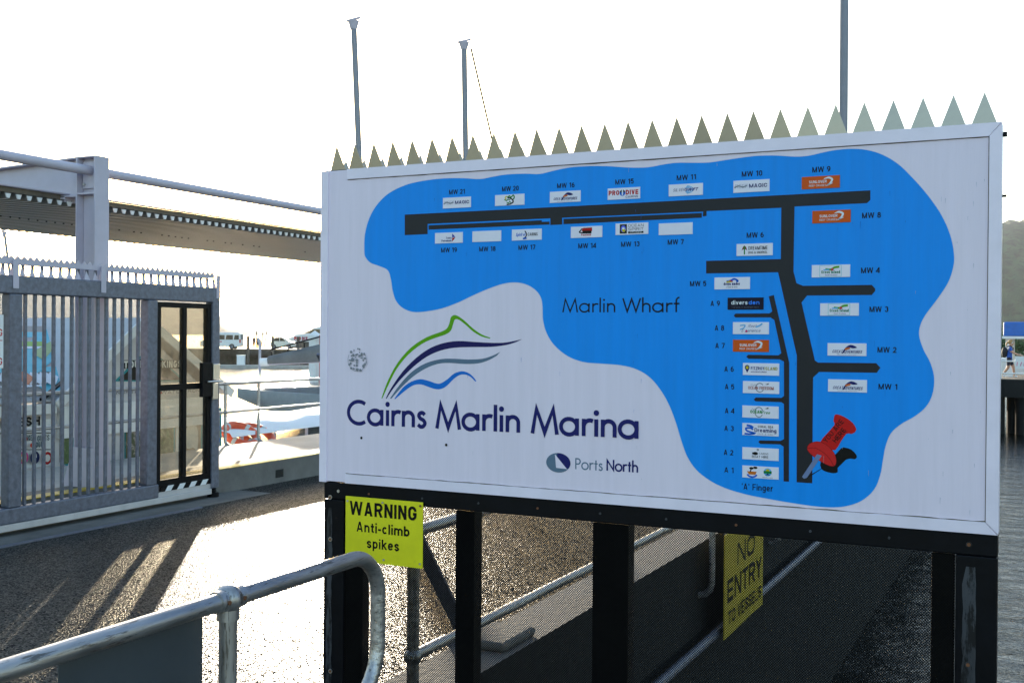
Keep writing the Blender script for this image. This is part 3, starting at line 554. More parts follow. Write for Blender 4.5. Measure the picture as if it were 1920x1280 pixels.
# --- logo plates
PW, PH = .116, .0385
I = ink
nv = (.10, .12, .38); bl = (.05, .35, .75); rd = (.70, .08, .08); gn = (.05, .45, .2); bk = (.03, .03, .04); wh = (.86, .88, .90); og = (.80, .33, .08); lb = (.35, .65, .85); gy = (.5, .52, .56); yw = (.78, .70, .08)
def L_reef(p): p.text('REEF', .05, .36, .36, .30, I((.28, .32, .5)), -.012); p.text('MAGIC', .44, .36, .50, .32, I(nv), .02); p.stroke(smooth([(.03, .42), (.14, .56), (.26, .46), (.38, .55)], 3), .035, I(gy))
def L_great(p): p.text('GREAT', .12, .22, .26, .24, I(nv), .006, .3); p.text('ADVENTURES', .40, .20, .48, .24, I(nv), .006, .3); p.poly(smooth([(.37, .18), (.46, .62), (.60, .88), (.76, .68), (.66, .60), (.56, .66), (.47, .45), (.40, .18)], 3), I(nv)); p.stroke([(.45, .52), (.58, .62)], .05, I((.8, .4, .2))); p.text('REEF & ISLAND ADVENTURES', .25, .06, .5, .06, I(gy))
def L_prodive(p): p.text('PRO', .03, .38, .33, .42, I(rd), .03); p.text('DIVE', .56, .38, .39, .42, I(rd), .03); p.disc(.46, .56, .09, .27, I(bl)); p.poly(arc(.46, .60, .08, 0, 180, 12, .24), I(bk)); p.stroke([(.46, .35), (.46, .85)], .04, I(wh)); p.text('CAIRNS', .56, .10, .38, .19, I(nv), .01)
def L_silver(p):
    for k_ in range(4): p.stroke(arc(.45, .5, .12+.05*k_, -70, 70, 10, .18+.06*k_), .018, I(lb))
    p.text('SILVER', .12, .38, .36, .26, I((.25, .3, .45)), .0, .35); p.text('SWIFT', .48, .38, .36, .26, I((.2, .1, .45)), .02, .35)
def L_sun(p): p.text('SUNLOVER', .19, .44, .47, .22, I(wh), .012); p.text('REEF CRUISES', .19, .17, .46, .15, I(wh), .004); p.stroke(smooth([(.58, .74), (.70, .84), (.80, .70), (.76, .42), (.68, .24), (.82, .40)], 4), [.01, .02, .03, .04, .05, .05, .05, .05, .05, .05, .05, .05, .04, .04, .03, .03, .03, .03, .02, .02, .01], I(wh))
def L_dream(p): p.poly([(.14, .45), (.18, .75), (.22, .86), (.26, .75), (.30, .45), (.25, .55), (.19, .55)], I((.45, .12, .1))); p.stroke([(.22, .12), (.22, .8)], .035, I(gn)); p.text('DREAMTIME', .33, .48, .53, .30, I(bk), .005); p.text('DIVE & SNORKEL', .33, .17, .53, .19, I(bk), .003)
def L_down(p): p.text('down under', .26, .34, .46, .24, I(nv), .03); p.text('cruise & dive', .33, .13, .32, .12, I(bk)); p.stroke(smooth([(.35, .66), (.46, .72), (.56, .86), (.66, .70), (.62, .62)], 3), .05, I(bl)); p.stroke([(.34, .60), (.48, .66)], .04, I(yw)); p.stroke([(.42, .74), (.52, .64)], .03, I(rd))
def L_den(p): p.text('divers', .10, .42, .46, .34, I(wh), .016); p.text('den', .59, .42, .30, .34, I((.2, .5, .95)), .016); p.text('THE GREAT BARRIER REEF', .11, .15, .77, .07, I(gy))
def L_rexp(p): p.text('Reef', .42, .56, .22, .24, I(nv), -.005, .4); p.text('Experience', .24, .18, .52, .24, I(nv), -.005, .4); p.stroke(smooth([(.20, .72), (.34, .74), (.30, .5), (.20, .38)], 3), .03, I(lb)); p.stroke(smooth([(.64, .60), (.74, .70), (.82, .88)], 3), .04, I(lb)); p.disc(.38, .24, .03, .1, I((.75, .2, .45)))
def L_fitz(p): p.disc(.12, .62, .065, .22, I(nv)); p.poly([(.06, .54), (.18, .54), (.12, .18)], I(nv)); p.disc(.12, .62, .038, .13, I(yw)); p.text('FITZROY', .22, .44, .37, .26, I(nv), .015); p.text('ISLAND', .60, .44, .35, .26, I((.62, .56, .1)), .015); p.text('ADVENTURES', .22, .23, .44, .10, I(nv), .02)
def L_free(p): p.stroke(arc(.47, .48, .11, 40, 330, 18, .36), .025, I(gy)); p.text('Cruise', .21, .64, .18, .14, I(gy), 0, .3); p.text('OCEAN FREEDOM', .15, .32, .70, .26, I((.62, .25, .12)), .006); p.poly([(.62, .75), (.72, .86), (.70, .74)], I(bk))
def L_ofree(p): p.stroke(arc(.46, .48, .11, 20, 330, 18, .40), .025, I(gy)); p.text('Sail', .25, .66, .10, .14, I(gy), 0, .3); p.text('OCEAN', .22, .38, .32, .26, I((.1, .5, .15)), .02); p.text('Free', .54, .36, .22, .24, I((.1, .5, .15)), .006, .3); p.poly([(.62, .78), (.72, .90), (.72, .78)], I(bk))
def L_coral(p): p.stroke(smooth([(.06, .12), (.22, .10), (.34, .18), (.14, .34), (.10, .56), (.22, .60), (.30, .48)], 3), .05, I(bl)); p.stroke(smooth([(.12, .82), (.24, .76), (.30, .62)], 3), .06, I(bl)); p.text('CORAL SEA', .43, .66, .42, .18, I(bk), .015); p.text('Dreaming', .34, .30, .60, .32, I(nv), .014); p.text('DIVE & SAIL', .43, .08, .43, .12, I(gy))
def L_hire(p): p.disc(.36, .52, .075, .13, I(bk)); p.poly([(.27, .62), (.32, .52), (.27, .42)], I(bk)); p.text('CAIRNS', .46, .46, .26, .15, I(bk)); p.text('BOAT HIRE', .27, .16, .45, .20, I(bk), .002); p.stroke(arc(.43, .84, .022, 0, 360, 12, .07)[:-1], .01, I(bk), True)
def L_a1(p): p.stroke(arc(.27, .34, .13, 190, 350, 12, .26), .05, I(bl)); p.poly([(.13, .54), (.40, .54), (.36, .28), (.18, .28)], I((.75, .4, .12))); p.stroke([(.22, .5), (.25, .8)], .03, I(bk)); p.disc(.25, .80, .06, .10, I(bk)); p.disc(.36, .86, .06, .10, I(bk)); p.disc(.70, .55, .11, .33, I(lb)); p.disc(.70, .66, .055, .15, I(yw)); p.stroke([(.59, .54), (.81, .54)], .07, I(gn)); p.poly([(.62, .30), (.70, .44), (.78, .30)], I(nv)); p.text('Cairns River Cruises', .56, .08, .28, .08, I(bk))
def L_green(p): p.stroke([(.21, .05), (.77, .05), (.77, .95), (.21, .95)], .012, I((.45, .75, .78)), True); p.text('Green Island', .25, .30, .49, .24, I((.0, .45, .32)), .02); p.text('Reef Cruises', .36, .12, .31, .11, I((.35, .2, .5))); p.stroke(smooth([(.36, .66), (.50, .62), (.60, .78), (.72, .82)], 3), .05, I((.3, .6, .1))); p.disc(.54, .62, .035, .10, I((.8, .2, .3))); p.stroke([(.31, .58), (.46, .62)], .03, I(lb))
def L_trin(p): p.poly([(.62, .90), (.74, .54), (.62, .54)], I((.1, .2, .6))); p.poly([(.62, .50), (.74, .50), (.62, .12)], I(rd)); p.text('Trinity', .40, .40, .20, .19, I(nv), .012); p.text('Petroleum', .24, .14, .36, .20, I(nv), .012)
def L_spirit(p): p.text('Spirit of', .13, .38, .32, .30, I(bl), .01, .25); p.text('CAIRNS', .54, .38, .33, .28, I(bk), .004); p.stroke(smooth([(.44, .84), (.50, .56), (.47, .30), (.38, .14)], 4), .03, I(bk)); p.stroke([(.38, .14), (.50, .18)], .05, I(bl))
def L_pass(p): p.stroke(smooth([(.36, .8), (.30, .6), (.28, .48), (.40, .42)], 3), .035, I(bk)); p.text('Passions', .33, .16, .32, .20, I(rd), .02); p.stroke([(.36, .68), (.68, .72)], .10, I(rd)); p.stroke([(.38, .50), (.66, .48)], .09, I(bk)); p.text('OCEAN', .40, .84, .26, .08, I(bk), .01)
def L_ospi(p): p.poly([(.13, .10), (.35, .10), (.35, .92), (.13, .92)], I((.13, .14, .06))); p.disc(.24, .52, .08, .30, I((.35, .4, .85))); p.disc(.25, .42, .055, .18, I(yw)); p.disc(.24, .56, .04, .10, I(wh)); p.text('OCEAN', .39, .66, .47, .24, I(bk)); p.text('SPIRIT', .39, .34, .47, .24, I(bk)); p.poly([(.39, .10), (.86, .10), (.86, .26), (.39, .26)], I(bk)); p.text('CRUISES', .45, .13, .35, .10, I(wh))
def L_mw20(p): p.stroke(arc(.385, .70, .035, 20, 300, 10, .12), .03, I(yw)); p.stroke(smooth([(.42, .72), (.50, .86), (.54, .70), (.62, .92), (.66, .72), (.62, .52)], 3), .04, I(gn)); p.stroke(smooth([(.44, .72), (.58, .56), (.62, .30), (.52, .12), (.40, .08)], 4), .04, I(bk)); p.stroke(smooth([(.32, .56), (.40, .44), (.44, .56), (.52, .46)], 3), .03, I(gn)); p.stroke(smooth([(.40, .30), (.46, .22), (.50, .32), (.55, .24)], 3), .03, I(gn))
PL = [(857,380,L_reef,0),(956,375,L_mw20,0),(1060,369,L_great,0),(1170,363,L_prodive,0),(1286,356,L_silver,0),(1409,349,L_reef,0),(1539,342,L_sun,og),(1559,406,L_sun,og),(1415,468,L_dream,0),(1373,531,L_down,0),(1398,569,L_den,(.02,.05,.16)),(1408,615,L_rexp,0),(1408,648,L_sun,og),(1427,692,L_fitz,0),(1427,726,L_free,0),(1426,772,L_ofree,0),(1426,805,L_coral,0),(1426,850.5,L_hire,0),(1426,885,L_a1,0),(1558,508,L_green,0),(1574,580,L_green,0),(1588,655,L_great,0),(1589,723,L_great,0),(842,446,L_trin,0),(913,443,None,0),(988,440,L_spirit,0),(1100,435,L_pass,0),(1185,429,L_ospi,0),(1267,429,None,0)]
M_PLATE = mat('plate_white', (.74, .71, .80), .4, var=.04, vs=9)
for x, y, fn, c in PL:
    u, v = B(x, y); mb = MB()
    mb.box((u-PW/2, BY-.0022, v-PH/2), (u+PW/2, BY-.0004, v+PH/2))
    pl = mb.build('logo_plate', ink(c) if c else M_PLATE, sign)
    if fn:
        def toP(a_, b_, lift, u=u, v=v): return (u-PW/2+a_*PW, BY-.0023-lift, v-PH/2+b_*PH)
        p_ = Print(toP, .000025); p_.asp = PH/PW; fn(p_)
        # stroke widths are given in plate widths; keep them even in both directions
        p_.build('lettering', pl)
# --- pin
def c4p(P): return [B(1340+x/4.268, 640+y/4.268) for x, y in P]
pn = Print(toB); pn.k = 18
pn.poly(smooth(c4p([(1010,855),(1045,848),(1095,864),(1130,900),(1138,925),(1120,940),(1090,935),(1050,945),(1010,985),(985,1010),(985,1043),(950,1052),(900,1042),(855,1018),(850,960),(930,940)]), 2, True), BLK)
pn.poly(c4p([(870,1005),(850,1022),(735,1096),(725,1090)]), BLK)
RD = ink((.74, .09, .09)); RD2 = ink((.78, .14, .14)); DR = ink((.38, .05, .05))
pn.poly(smooth(c4p([(968,582),(1010,590),(1060,615),(1105,650),(1130,690),(1132,708),(1118,728),(1092,738),(1055,737),(1010,800),(965,868),(900,850),(845,805),(900,735),(960,665),(952,640),(956,605)]), 2, True), RD)
fl = smooth(c4p([(740,850),(762,815),(810,800),(855,806),(910,838),(955,888),(973,940),(970,980),(950,997),(910,990),(860,965),(800,925),(755,885)]), 3, True)
pn.poly(fl, RD2); pn.stroke(fl, .0012, DR, True)
pn.stroke(smooth(c4p([(742,855),(800,850),(860,880),(915,930),(952,990)]), 3), .0012, DR)
pn.poly(c4p([(820,900),(858,912),(738,1090),(715,1096),(700,1080)]), ink((.42, .48, .62)))
a0, a1 = c4p([(897,812), (1040,640)]); rot = math.atan2(a1[1]-a0[1], a1[0]-a0[0]); ln = math.hypot(a1[0]-a0[0], a1[1]-a0[1])
pn.text('YOU ARE', a0[0], a0[1], ln*.98, .0155, BLK, .006, rot=rot)
a0, a1 = c4p([(972,812), (1055,712)]); ln = math.hypot(a1[0]-a0[0], a1[1]-a0[1])
pn.text('HERE', a0[0], a0[1], ln, .0155, BLK, .006, rot=rot)
pn.build('map_pin', sign)
# --- wear on the board: screw holes, sticker residue, drip stains
wr = Print(toB); wr.k = 30
for x, y in ((678, 820.5), (837, 833.5)):
    u, v = B(x, y); wr.disc(u, v, .0052, .0052, ink((.2, .2, .2))); wr.disc(u+.001, v, .0035, .0035, BLK)
rm = ink((.52, .53, .56), .8); u0, v0 = B(671, 675)
for k_ in range(60):
    a = random.uniform(0, 6.28); r_ = .042*math.sqrt(random.random())
    if a > 5.0 and r_ < .033: continue
    wr.disc(u0+r_*math.cos(a), v0+r_*math.sin(a)*1.05, random.uniform(.002, .006), random.uniform(.002, .006), rm)
wr.stroke(arc(u0, v0, .042, 150, 400, 20), .0016, rm)
for k_ in range(70):
    x = random.choice((random.uniform(640, 1850), random.gauss(1190, 8), random.uniform(1750, 1850), random.uniform(1540, 1700))); y = random.uniform(300, 960)
    u, v = B(x, y); h = random.uniform(.004, .022)
    if bz0+.05 < v-h and v < bz1-.05 and bx0+.05 < u < bx1-.04:
        wr.stroke([(u, v), (u+random.uniform(-.0006, .0006), v-h)], [random.uniform(.0005, .0014), .0004], ink(random.choice(((.60, .62, .68), (.66, .68, .74)))) if not (700 < x < 1700 and 330 < y < 800) else ink((.02, .32, .68)))
wr.build('weathering', sign)['kind'] = 'stuff'

# ================================================================== MESH SCREEN below the board
scr = thing('mesh_screen', 'black steel frame with fine mesh standing under the map board', 'fence', (-1.32, BY+.03, 0))
FY = BY+.004
MB().box((-2.508, FY, 0), (-2.415, FY+.055, 1.062)).build('post', M_BLACK, scr, bev=.004)
MB().box((-.232, FY, 0), (-.118, FY+.055, 1.062)).build('post', M_BLACK, scr, bev=.004)
MB().box((-2.508, FY-.001, 1.0635), (-.118, FY+.056, 1.1275)).build('top_rail', M_BLACK, scr, bev=.004)
MB().box((-2.412, FY, .06), (-.235, FY+.05, .12)).build('bottom_rail', M_BLACK, scr, bev=.004)
MB().box((-1.93, FY+.0105, .125), (-1.853, FY+.075, 1.06)).build('mullion', M_BLACK, scr, bev=.004)
MB().box((-1.392, FY+.0105, .125), (-1.262, FY+.075, 1.06)).build('mullion', M_BLACK, scr, bev=.004)
MB().box((-2.410, FY+.0105, .125), (-2.335, FY+.06, 1.06)).build('mullion', M_BLACK, scr, bev=.004)
MB().box((-.300, FY+.0105, .125), (-.236, FY+.06, 1.06)).build('mullion', M_BLACK, scr, bev=.004)
# worn bare strips on the posts
for xa, xb in ((-2.496, -2.466), (-.215, -.172)):
    pts_l, pts_r = [], []; z = .03
    while z < 1.0:
        pts_l.append((xa+random.uniform(0, .006), FY-.0012, z)); pts_r.append((xb-random.uniform(0, .005), FY-.0012, z)); z += .035
    pts_l.append((xa+.012, FY-.0012, 1.03)); pts_r.append((xb-.006, FY-.0012, 1.03))
    MB().add(pts_l+pts_r, [(i, len(pts_l)+i, len(pts_l)+i+1, i+1) for i in range(len(pts_l)-1)]).build('worn_strip', M_WORN, scr)
for px, py in ((620, 931.5), (620, 1010), (620, 1257), (1817, 1020), (1815, 1245)):
    p = PY(FY, px, py); mb = MB()
    mb.tube([(p.x, FY-.004, p.z), (p.x, FY-.0005, p.z)], .0085, 12, 0).tube([(p.x, FY-.0055, p.z), (p.x, FY-.0041, p.z)], .0055, 10, 1)
    mb.build('rivet', [M_BOLT if px < 700 else M_WORN, M_RUST], scr)
p = PY(FY, 635, 920); MB().tube([(p.x, FY-.004, p.z), (p.x, FY-.0011, p.z)], .006, 10).build('rivet', M_BOLT, scr)
for i in range(9):
    x = -2.30+.235*i; MB().tube([(x, FY-.0035, 1.095), (x, FY-.0008, 1.095)], .0042, 8).build('rivet', M_WORN if i % 3 else M_RUST, scr)
# the mesh: two families of thin diagonal strands
x0, x1, z0, z1 = -2.413, -.2345, .123, 1.0615
mm = MB(); pit = .0084; wd = .0018
for sgn in (1, -1):
    yy = FY+.006+(.0016 if sgn > 0 else 0)
    c = -(z1-z0)*1.0
    tot = int(((x1-x0)+(z1-z0))/pit)+1
    for i in range(tot):
        c = i*pit
        # strand: u = c - s, w = s (s from 0 to height), clipped to the panel
        s0 = max(0, c-(x1-x0)); s1 = min(z1-z0, c)
        if s1-s0 < .004: continue
        ua, ub = c-s0, c-s1
        if sgn > 0: A = (x0+ua, yy, z0+s0); B_ = (x0+ub, yy, z0+s1)
        else: A = (x1-ua, yy, z0+s0); B_ = (x1-ub, yy, z0+s1)
        mm.bar(A, B_, wd, .0014, (0, 1, 0))
mesh_o = mm.build('mesh', M_MESH, scr); mesh_o['kind'] = 'stuff'
# back stay and footing
MB().bar((-2.56, BY+.08, 1.62), (-2.64, 4.93, .11), .012, .085, (1, 0, 0)).build('back_stay', M_GALV, scr)
MB().box((-2.60, 4.72, 0.16), (-2.34, 5.10, .205)).build('footing', M_KERB, scr, bev=.02)
MB().box((-2.665, 4.74, .0), (-2.62, 5.08, .19)).build('foot_plate', M_GALV, scr, bev=.006)
for px, py in ():
    pass

# warning plate screwed to the screen
wc = [PY(BY-.006, *p) for p in ((648, 929), (793, 941), (793, 1066))]
wx0, wx1, wz1, wz0 = wc[0].x, wc[1].x, wc[0].z, wc[2].z
ws = thing('warning_sign', 'yellow plate reading WARNING Anti-climb spikes on the mesh screen', 'sign', ((wx0+wx1)/2, BY-.003, wz0))
MB().box((wx0, BY-.006, wz0), (wx1, BY-.003, wz1)).build('plate', M_WARN, ws, bev=.0008)
def toW(u, v, lift): return (wx0+u*(wx1-wx0), BY-.0062-lift, wz0+v*(wz1-wz0))
for txt_, u_, v_, w_, h_, b_ in (('WARNING', .055, .715, .87, .215, .020), ('Anti-climb', .15, .465, .685, .155, .016), ('spikes', .285, .225, .42, .155, .016)):
    t_ = Print(toW); t_.asp = (wz1-wz0)/(wx1-wx0); t_.text(txt_, u_, v_, w_, h_, BLK, b_); t_.build('lettering', ws)
for a_, b_ in ((.03, .925), (.49, .945), (.97, .945), (.03, .08), (.51, .07), (.97, .07)):
    p = toW(a_, b_, 0); MB().tube([(p[0], p[1]-.003, p[2]), (p[0], p[1], p[2])], .0042, 10).build('rivet', M_BOLT if a_ != .97 or b_ < .5 else M_RUST, ws)

# ================================================================== NEAR HANDRAIL
hr = thing('pipe_handrail', 'weathered aluminium pipe handrail with looped end in front of the warning sign', 'handrail', (-1.95, 2.276, 0))
HX, rr = -1.95, .0242
path = [(HX, -1.2, .992), (HX, 2.86, .992)]
path += [(HX, 2.86+.145*math.sin(R(a)), .847+.145*math.cos(R(a))) for a in range(10, 91, 10)]
path += [(HX, 3.005, .70)] + [(HX, 2.82+.185*math.cos(R(a)), .70-.185*math.sin(R(a))) for a in range(10, 91, 10)] + [(HX, -1.2, .515)]
MB().tube(path, rr, 20).build('rail', M_ALU, hr)
for y in (2.276, .1):
    po = MB().tube([(HX, y, 0), (HX, y, .955)], rr, 20).build('post', M_ALUP, hr)
    for z in (.992, .515):
        mb = MB().ball((HX, y, z), .0395, 0, 20, 14)
        mb.tube([(HX, y-.050, z), (HX, y+.050, z)], .0295, 20); mb.tube([(HX, y, z-.055), (HX, y, z+(.055 if z < .9 else 0))], .0295, 20)
        fit = mb.build('ball_fitting', M_ALUP, hr)
        for yy_ in (-.03, .03): MB().tube([(HX+.027, y+yy_, z), (HX+.033, y+yy_, z)], .006, 8).build('grub_screw', M_RUST, fit)
    MB().tube([(HX, y, 0), (HX, y, .012)], .06, 20).build('base_flange', M_ALU, hr)
a_, b_ = PX(HX-.04, 110, 1240), PX(HX-.04, 380, 1200)
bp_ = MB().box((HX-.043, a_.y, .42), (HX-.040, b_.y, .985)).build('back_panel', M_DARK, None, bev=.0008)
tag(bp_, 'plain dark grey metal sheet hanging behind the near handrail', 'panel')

# ================================================================== WALKWAY RAIL behind the mesh
wr_ = thing('walkway_handrail', 'grey pipe rail along the walkway seen through the fine mesh', 'handrail', (-2.2, 3.64, -.2))
WXR = -2.2
MB().tube([(WXR, 3.64, .934), (WXR, 40, .934)], .024, 14).build('rail', M_ALU, wr_)
MB().tube([(WXR, 3.64, .449), (WXR, 40, .449)], .022, 14).build('rail', M_ALU, wr_)
py_ = [3.64, 7.9, 10.2]+[12.5+2.3*i for i in range(12)]
for y in py_:
    MB().tube([(WXR, y, .934), (WXR, y, -.12)]+[(WXR-.1+.1*math.cos(R(a)), y, -.12-.10*math.sin(R(a))) for a in (30, 60, 90)]+[(-2.31, y, -.22)], .024, 12).build('post', M_ALU, wr_)
    MB().ball((WXR, y, .449), .036, 0, 14, 10).build('ball_fitting', M_ALU, wr_)
pp = MB().tube([(-2.21, QY+.02, -.53), (-2.21, 45, -.53)], .035, 12)
tag(pp.build('service_pipe', M_GALV), 'thin pipe running low along the dark wharf face above water', 'pipe')
for_ = []
NE = [PX(-2.13, *p) for p in ((1358, 1200), (1430, 1131))]
ne = thing('no_entry_sign', 'yellow NO ENTRY TO VESSELS sign on the wharf edge behind the mesh', 'sign', (-2.13, NE[0].y, NE[0].z))
ny0, ny1, nz0, nz1 = NE[0].y, NE[1].y, (NE[0].z+NE[1].z)/2, .22
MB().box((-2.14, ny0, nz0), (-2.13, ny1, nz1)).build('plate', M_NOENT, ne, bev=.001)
def toN(u, v, lift): return (-2.1298+lift, ny0+u*(ny1-ny0), nz0+v*(nz1-nz0))
t_ = Print(toN, .0003)
t_.asp = (nz1-nz0)/(ny1-ny0); t_.text('NO', .30, .63, .45, .22, BLK, .016); t_.text('ENTRY', .06, .33, .88, .22, BLK, .016); t_.text('TO VESSELS', .08, .11, .84, .13, BLK, .013)
t_.build('lettering', ne)
for y in (ny0+.15, ny1-.15): MB().box((-2.175, y-.02, .20), (-2.14, y+.02, .48)).build('bracket', M_GALV, ne)

# ================================================================== SLIDING GATE
GX = -7.75
gate = thing('sliding_gate', 'galvanised sliding gate of upright bars with black framed glass door', 'gate', (GX, 7.5, 0))
gy0, gy1 = 3.9, 8.834
GB = .004
MB().box((GX-.05, gy0, 2.014), (GX+.05, gy1, 2.168)).build('top_beam', M_GALV, gate, bev=.012)
MB().box((GX-.05, gy0, .103), (GX+.05, 7.98, .235)).build('bottom_beam', M_GALV, gate, bev=.012)
MB().box((GX-.04, gy0, .045), (GX+.055, 8.72, .102)).build('lower_rail', M_RUSTW, gate, bev=.004)
MB().box((GX-.045, 7.982, .1025), (GX+.03, 8.728, .150)).build('sill', M_RUSTW, gate)
for ya, yb, nm in ((6.275, 6.40, 0), (7.825, 7.95, 0), (8.728, 8.834, 1)):
    MB().box((GX-.052, ya, .10 if nm else .236), (GX+.052, yb, 2.1675 if nm else 2.0135)).build('gate_post', M_GALV, gate, bev=.01)
b0 = MB().box((GX-.014, -.0135, .2355), (GX+.014, .0135, 2.0138))
b0.v = [(v[0]-GX, v[1], v[2]) for v in b0.v]
bar0 = bpy.data.objects.new('bar', b0.mesh('bar', M_GALV)); COL.objects.link(bar0); bar0.parent = gate
bb = bar0.modifiers.new('bevel', 'BEVEL'); bb.width = .005; bb.segments = 2
ys = [6.467+.0983*i for i in range(14)]+[6.20-.0983*i for i in range(22)]
for i, y in enumerate(ys):
    o = bar0 if i == 0 else copy_part(bar0, gate, (0, 0, 0))
    o.location = (0, y-7.5, 0)
# serrated strip and spikes on top of the gate
sr = MB(); y = gy0; P = []
while y < gy1-.07:
    P += [(GX+.03, y, 2.30), (GX+.03, y+.032, 2.332)]; y += .064
P += [(GX+.03, y, 2.30), (GX+.03, y, 2.262), (GX+.03, gy0, 2.262)]
n_ = len(P)
# teeth as separate small triangles over a strip, so that every face is convex
st_ = MB().box((GX+.028, gy0, 2.262), (GX+.031, y, 2.3005))
yy = gy0
while yy < y-.01:
    st_.prism([(GX+.031, yy, 2.3007), (GX+.031, yy+.064, 2.3007), (GX+.031, yy+.032, 2.335)], (-.003, 0, 0)); yy += .064
st_.build('serrated_strip', M_GREY, gate)
s2 = MB().box((GX-.055, gy0, 2.262), (GX-.052, y, 2.3005)); yy = gy0+.02
while yy < y-.05:
    s2.prism([(GX-.052, yy, 2.3007), (GX-.052, yy+.064, 2.3007), (GX-.052, yy+.032, 2.335)], (-.003, 0, 0)); yy += .064
s2.build('serrated_strip', M_GREY, gate)
for yb in (6.33, 7.27, 8.80, 5.2, 4.2):
    MB().box((GX+.0525, yb-.028, 2.06), (GX+.057, yb+.028, 2.30)).build('strap', M_GREY, gate)
sp0 = MB().prism([(.02, -.032, 0), (.02, .032, 0), (.005, .0, .082)], (-.0016, 0, 0))
gs0 = bpy.data.objects.new('spike', sp0.mesh('gate_spike', M_GREY)); COL.objects.link(gs0); gs0.parent = gate
tp0 = MB().box((-.05, -.003, 0), (-.012, .0, .092)); gt0 = bpy.data.objects.new('stay_plate', tp0.mesh('stay_plate', M_GALV)); COL.objects.link(gt0); gt0.parent = gate
y = gy1-.05; i = 0
while y > gy0:
    for src, dy in ((gs0, 0), (gt0, .043)):
        o = src if i == 0 else copy_part(src, gate, (0, 0, 0))
        o.location = (.0, y+dy-7.5, 2.1695)
    y -= .0983; i += 1
# door
door = MB()
dy0, dy1, dz0, dz1 = 7.965, 8.722, .205, 2.0
for lo, hi in (((GX-.03, dy0, dz0), (GX+.03, dy0+.05, dz1)), ((GX-.03, dy1-.05, dz0), (GX+.03, dy1, dz1)), ((GX-.03, dy0+.0505, dz1-.05), (GX+.03, dy1-.0505, dz1)), ((GX-.03, dy0+.0505, dz0), (GX+.03, dy1-.0505, dz0+.06)),
               ((GX-.028, dy0+.0505, 1.135), (GX+.028, dy1-.0505, 1.195)), ((GX-.026, 8.325, dz0+.0605), (GX+.026, 8.375, 1.1345)), ((GX-.026, 8.325, 1.1955), (GX+.026, 8.375, dz1-.0505))):
    door.box(lo, hi)
dr_ = door.build('door', M_BLACK, gate)
for (ya, yb) in ((dy0+.051, 8.324), (8.376, dy1-.051)):
    for za, zb in ((dz0+.061, 1.134), (1.196, dz1-.051)):
        MB().box((GX-.003, ya, za), (GX+.003, yb, zb)).build('pane', M_GLASS, dr_)
for z in (1.90, 1.15, .32): MB().tube([(GX+.034, dy0-.008, z-.05), (GX+.034, dy0-.008, z+.05)], .011, 8).build('hinge', M_BLACK, dr_)
lock = MB().box((GX+.0305, 8.55, 1.05), (GX+.075, 8.70, 1.40)).build('lock_box', M_BLACK, dr_, bev=.006)
MB().box((GX+.0535, 8.705, 1.22), (GX+.085, 8.80, 1.385)).build('latch', mat('brushed_steel', (.55, .55, .56), .3, .95), dr_, bev=.006)
MB().box((GX+.0535, 8.71, 1.02), (GX+.075, 8.785, 1.19)).build('latch_plate', mat('brushed_steel', (.55, .55, .56), .3, .95), dr_, bev=.004)
MB().tube([(GX+.10, 8.60, 1.205), (GX+.10, 8.82, 1.205)], .010, 10).build('handle', mat('brushed_steel', (.55, .55, .56), .3, .95), dr_)
# striped plate under the door
hz = MB(); yy = dy0+.03; i = 0
while yy < dy1-.06:
    hz.prism([(GX+.034, yy, .152), (GX+.034, yy+.082, .152), (GX+.034, yy+.122, .203), (GX+.034, yy+.04, .203)], (-.004, 0, 0), i % 2); yy += .0822; i += 1
hz.build('hazard_stripe', [M_BLACK, M_WHITE], gate)
MB().tube([(GX, 8.80, 0.0), (GX, 8.80, .045)], .06, 14).tube([(GX, 8.80, .0455), (GX, 8.80, .10)], .03, 14).build('guide_roller', M_BLACK, gate)
# notice at the frame's left edge
nz_ = [PX(GX+.06, *p) for p in ((7, 590), (7, 690))]
ntc = thing('gate_notice', 'white notice with red capital letters tied to the gate bars', 'sign', (GX+.06, nz_[0].y-.2, nz_[1].z))
MB().box((GX+.054, nz_[0].y-.45, nz_[1].z), (GX+.058, nz_[0].y, nz_[0].z)).build('plate', M_WHITE, ntc, bev=.001)
t_ = Print(lambda u, v, l: (GX+.0582+l, nz_[0].y-.45+u, nz_[1].z+v), .0002)
hh = nz_[0].z-nz_[1].z
t_.text('G', .405, hh*.60, .034, .06, ink(rd), .01); t_.text('G', .405, hh*.06, .034, .06, ink(rd), .01); t_.stroke([(.02, hh*.52), (.44, hh*.52)], .006, ink(rd))
t_.build('lettering', ntc)

# ================================================================== CANOPY
cn = thing('canopy_shelter', 'pale grey steel canopy with ribbed roof on a tapered column behind the gate', 'canopy', (-8.07, 7.48, 0))
cx0, cx1 = -8.205, -7.935; cy0, cy1 = 7.395, 7.565; ct = 3.345
cl = MB()
def tap(z): return .5+.5*(1-z/ct)*.12
def flange(x, sgn, th=.016):
    return [(x, cy0, .256), (x, cy1, .256), (x-sgn*.012, cy1, ct), (x-sgn*.012, cy0, ct)]
cl.prism(flange(cx1, 1), (-.016, 0, 0)); cl.prism(flange(cx0, -1), (.016, 0, 0))
cl.box((cx0+.03, 7.474, .256), (cx1-.03, 7.486, ct-.005))
cl.build('column', M_GREY, cn)
MB().box((cx0+.018, cy0+.004, 2.99), (cx1-.018, cy1-.004, 3.004)).box((cx0+.014, cy0+.004, ct-.012), (cx1-.014, cy1-.004, ct)).build('stiffener', M_GREY, cn)
MB().box((-8.17, 7.456, 3.05), (-7.965, 7.472, 3.30)).build('end_plate', M_GREY, cn, bev=.002)
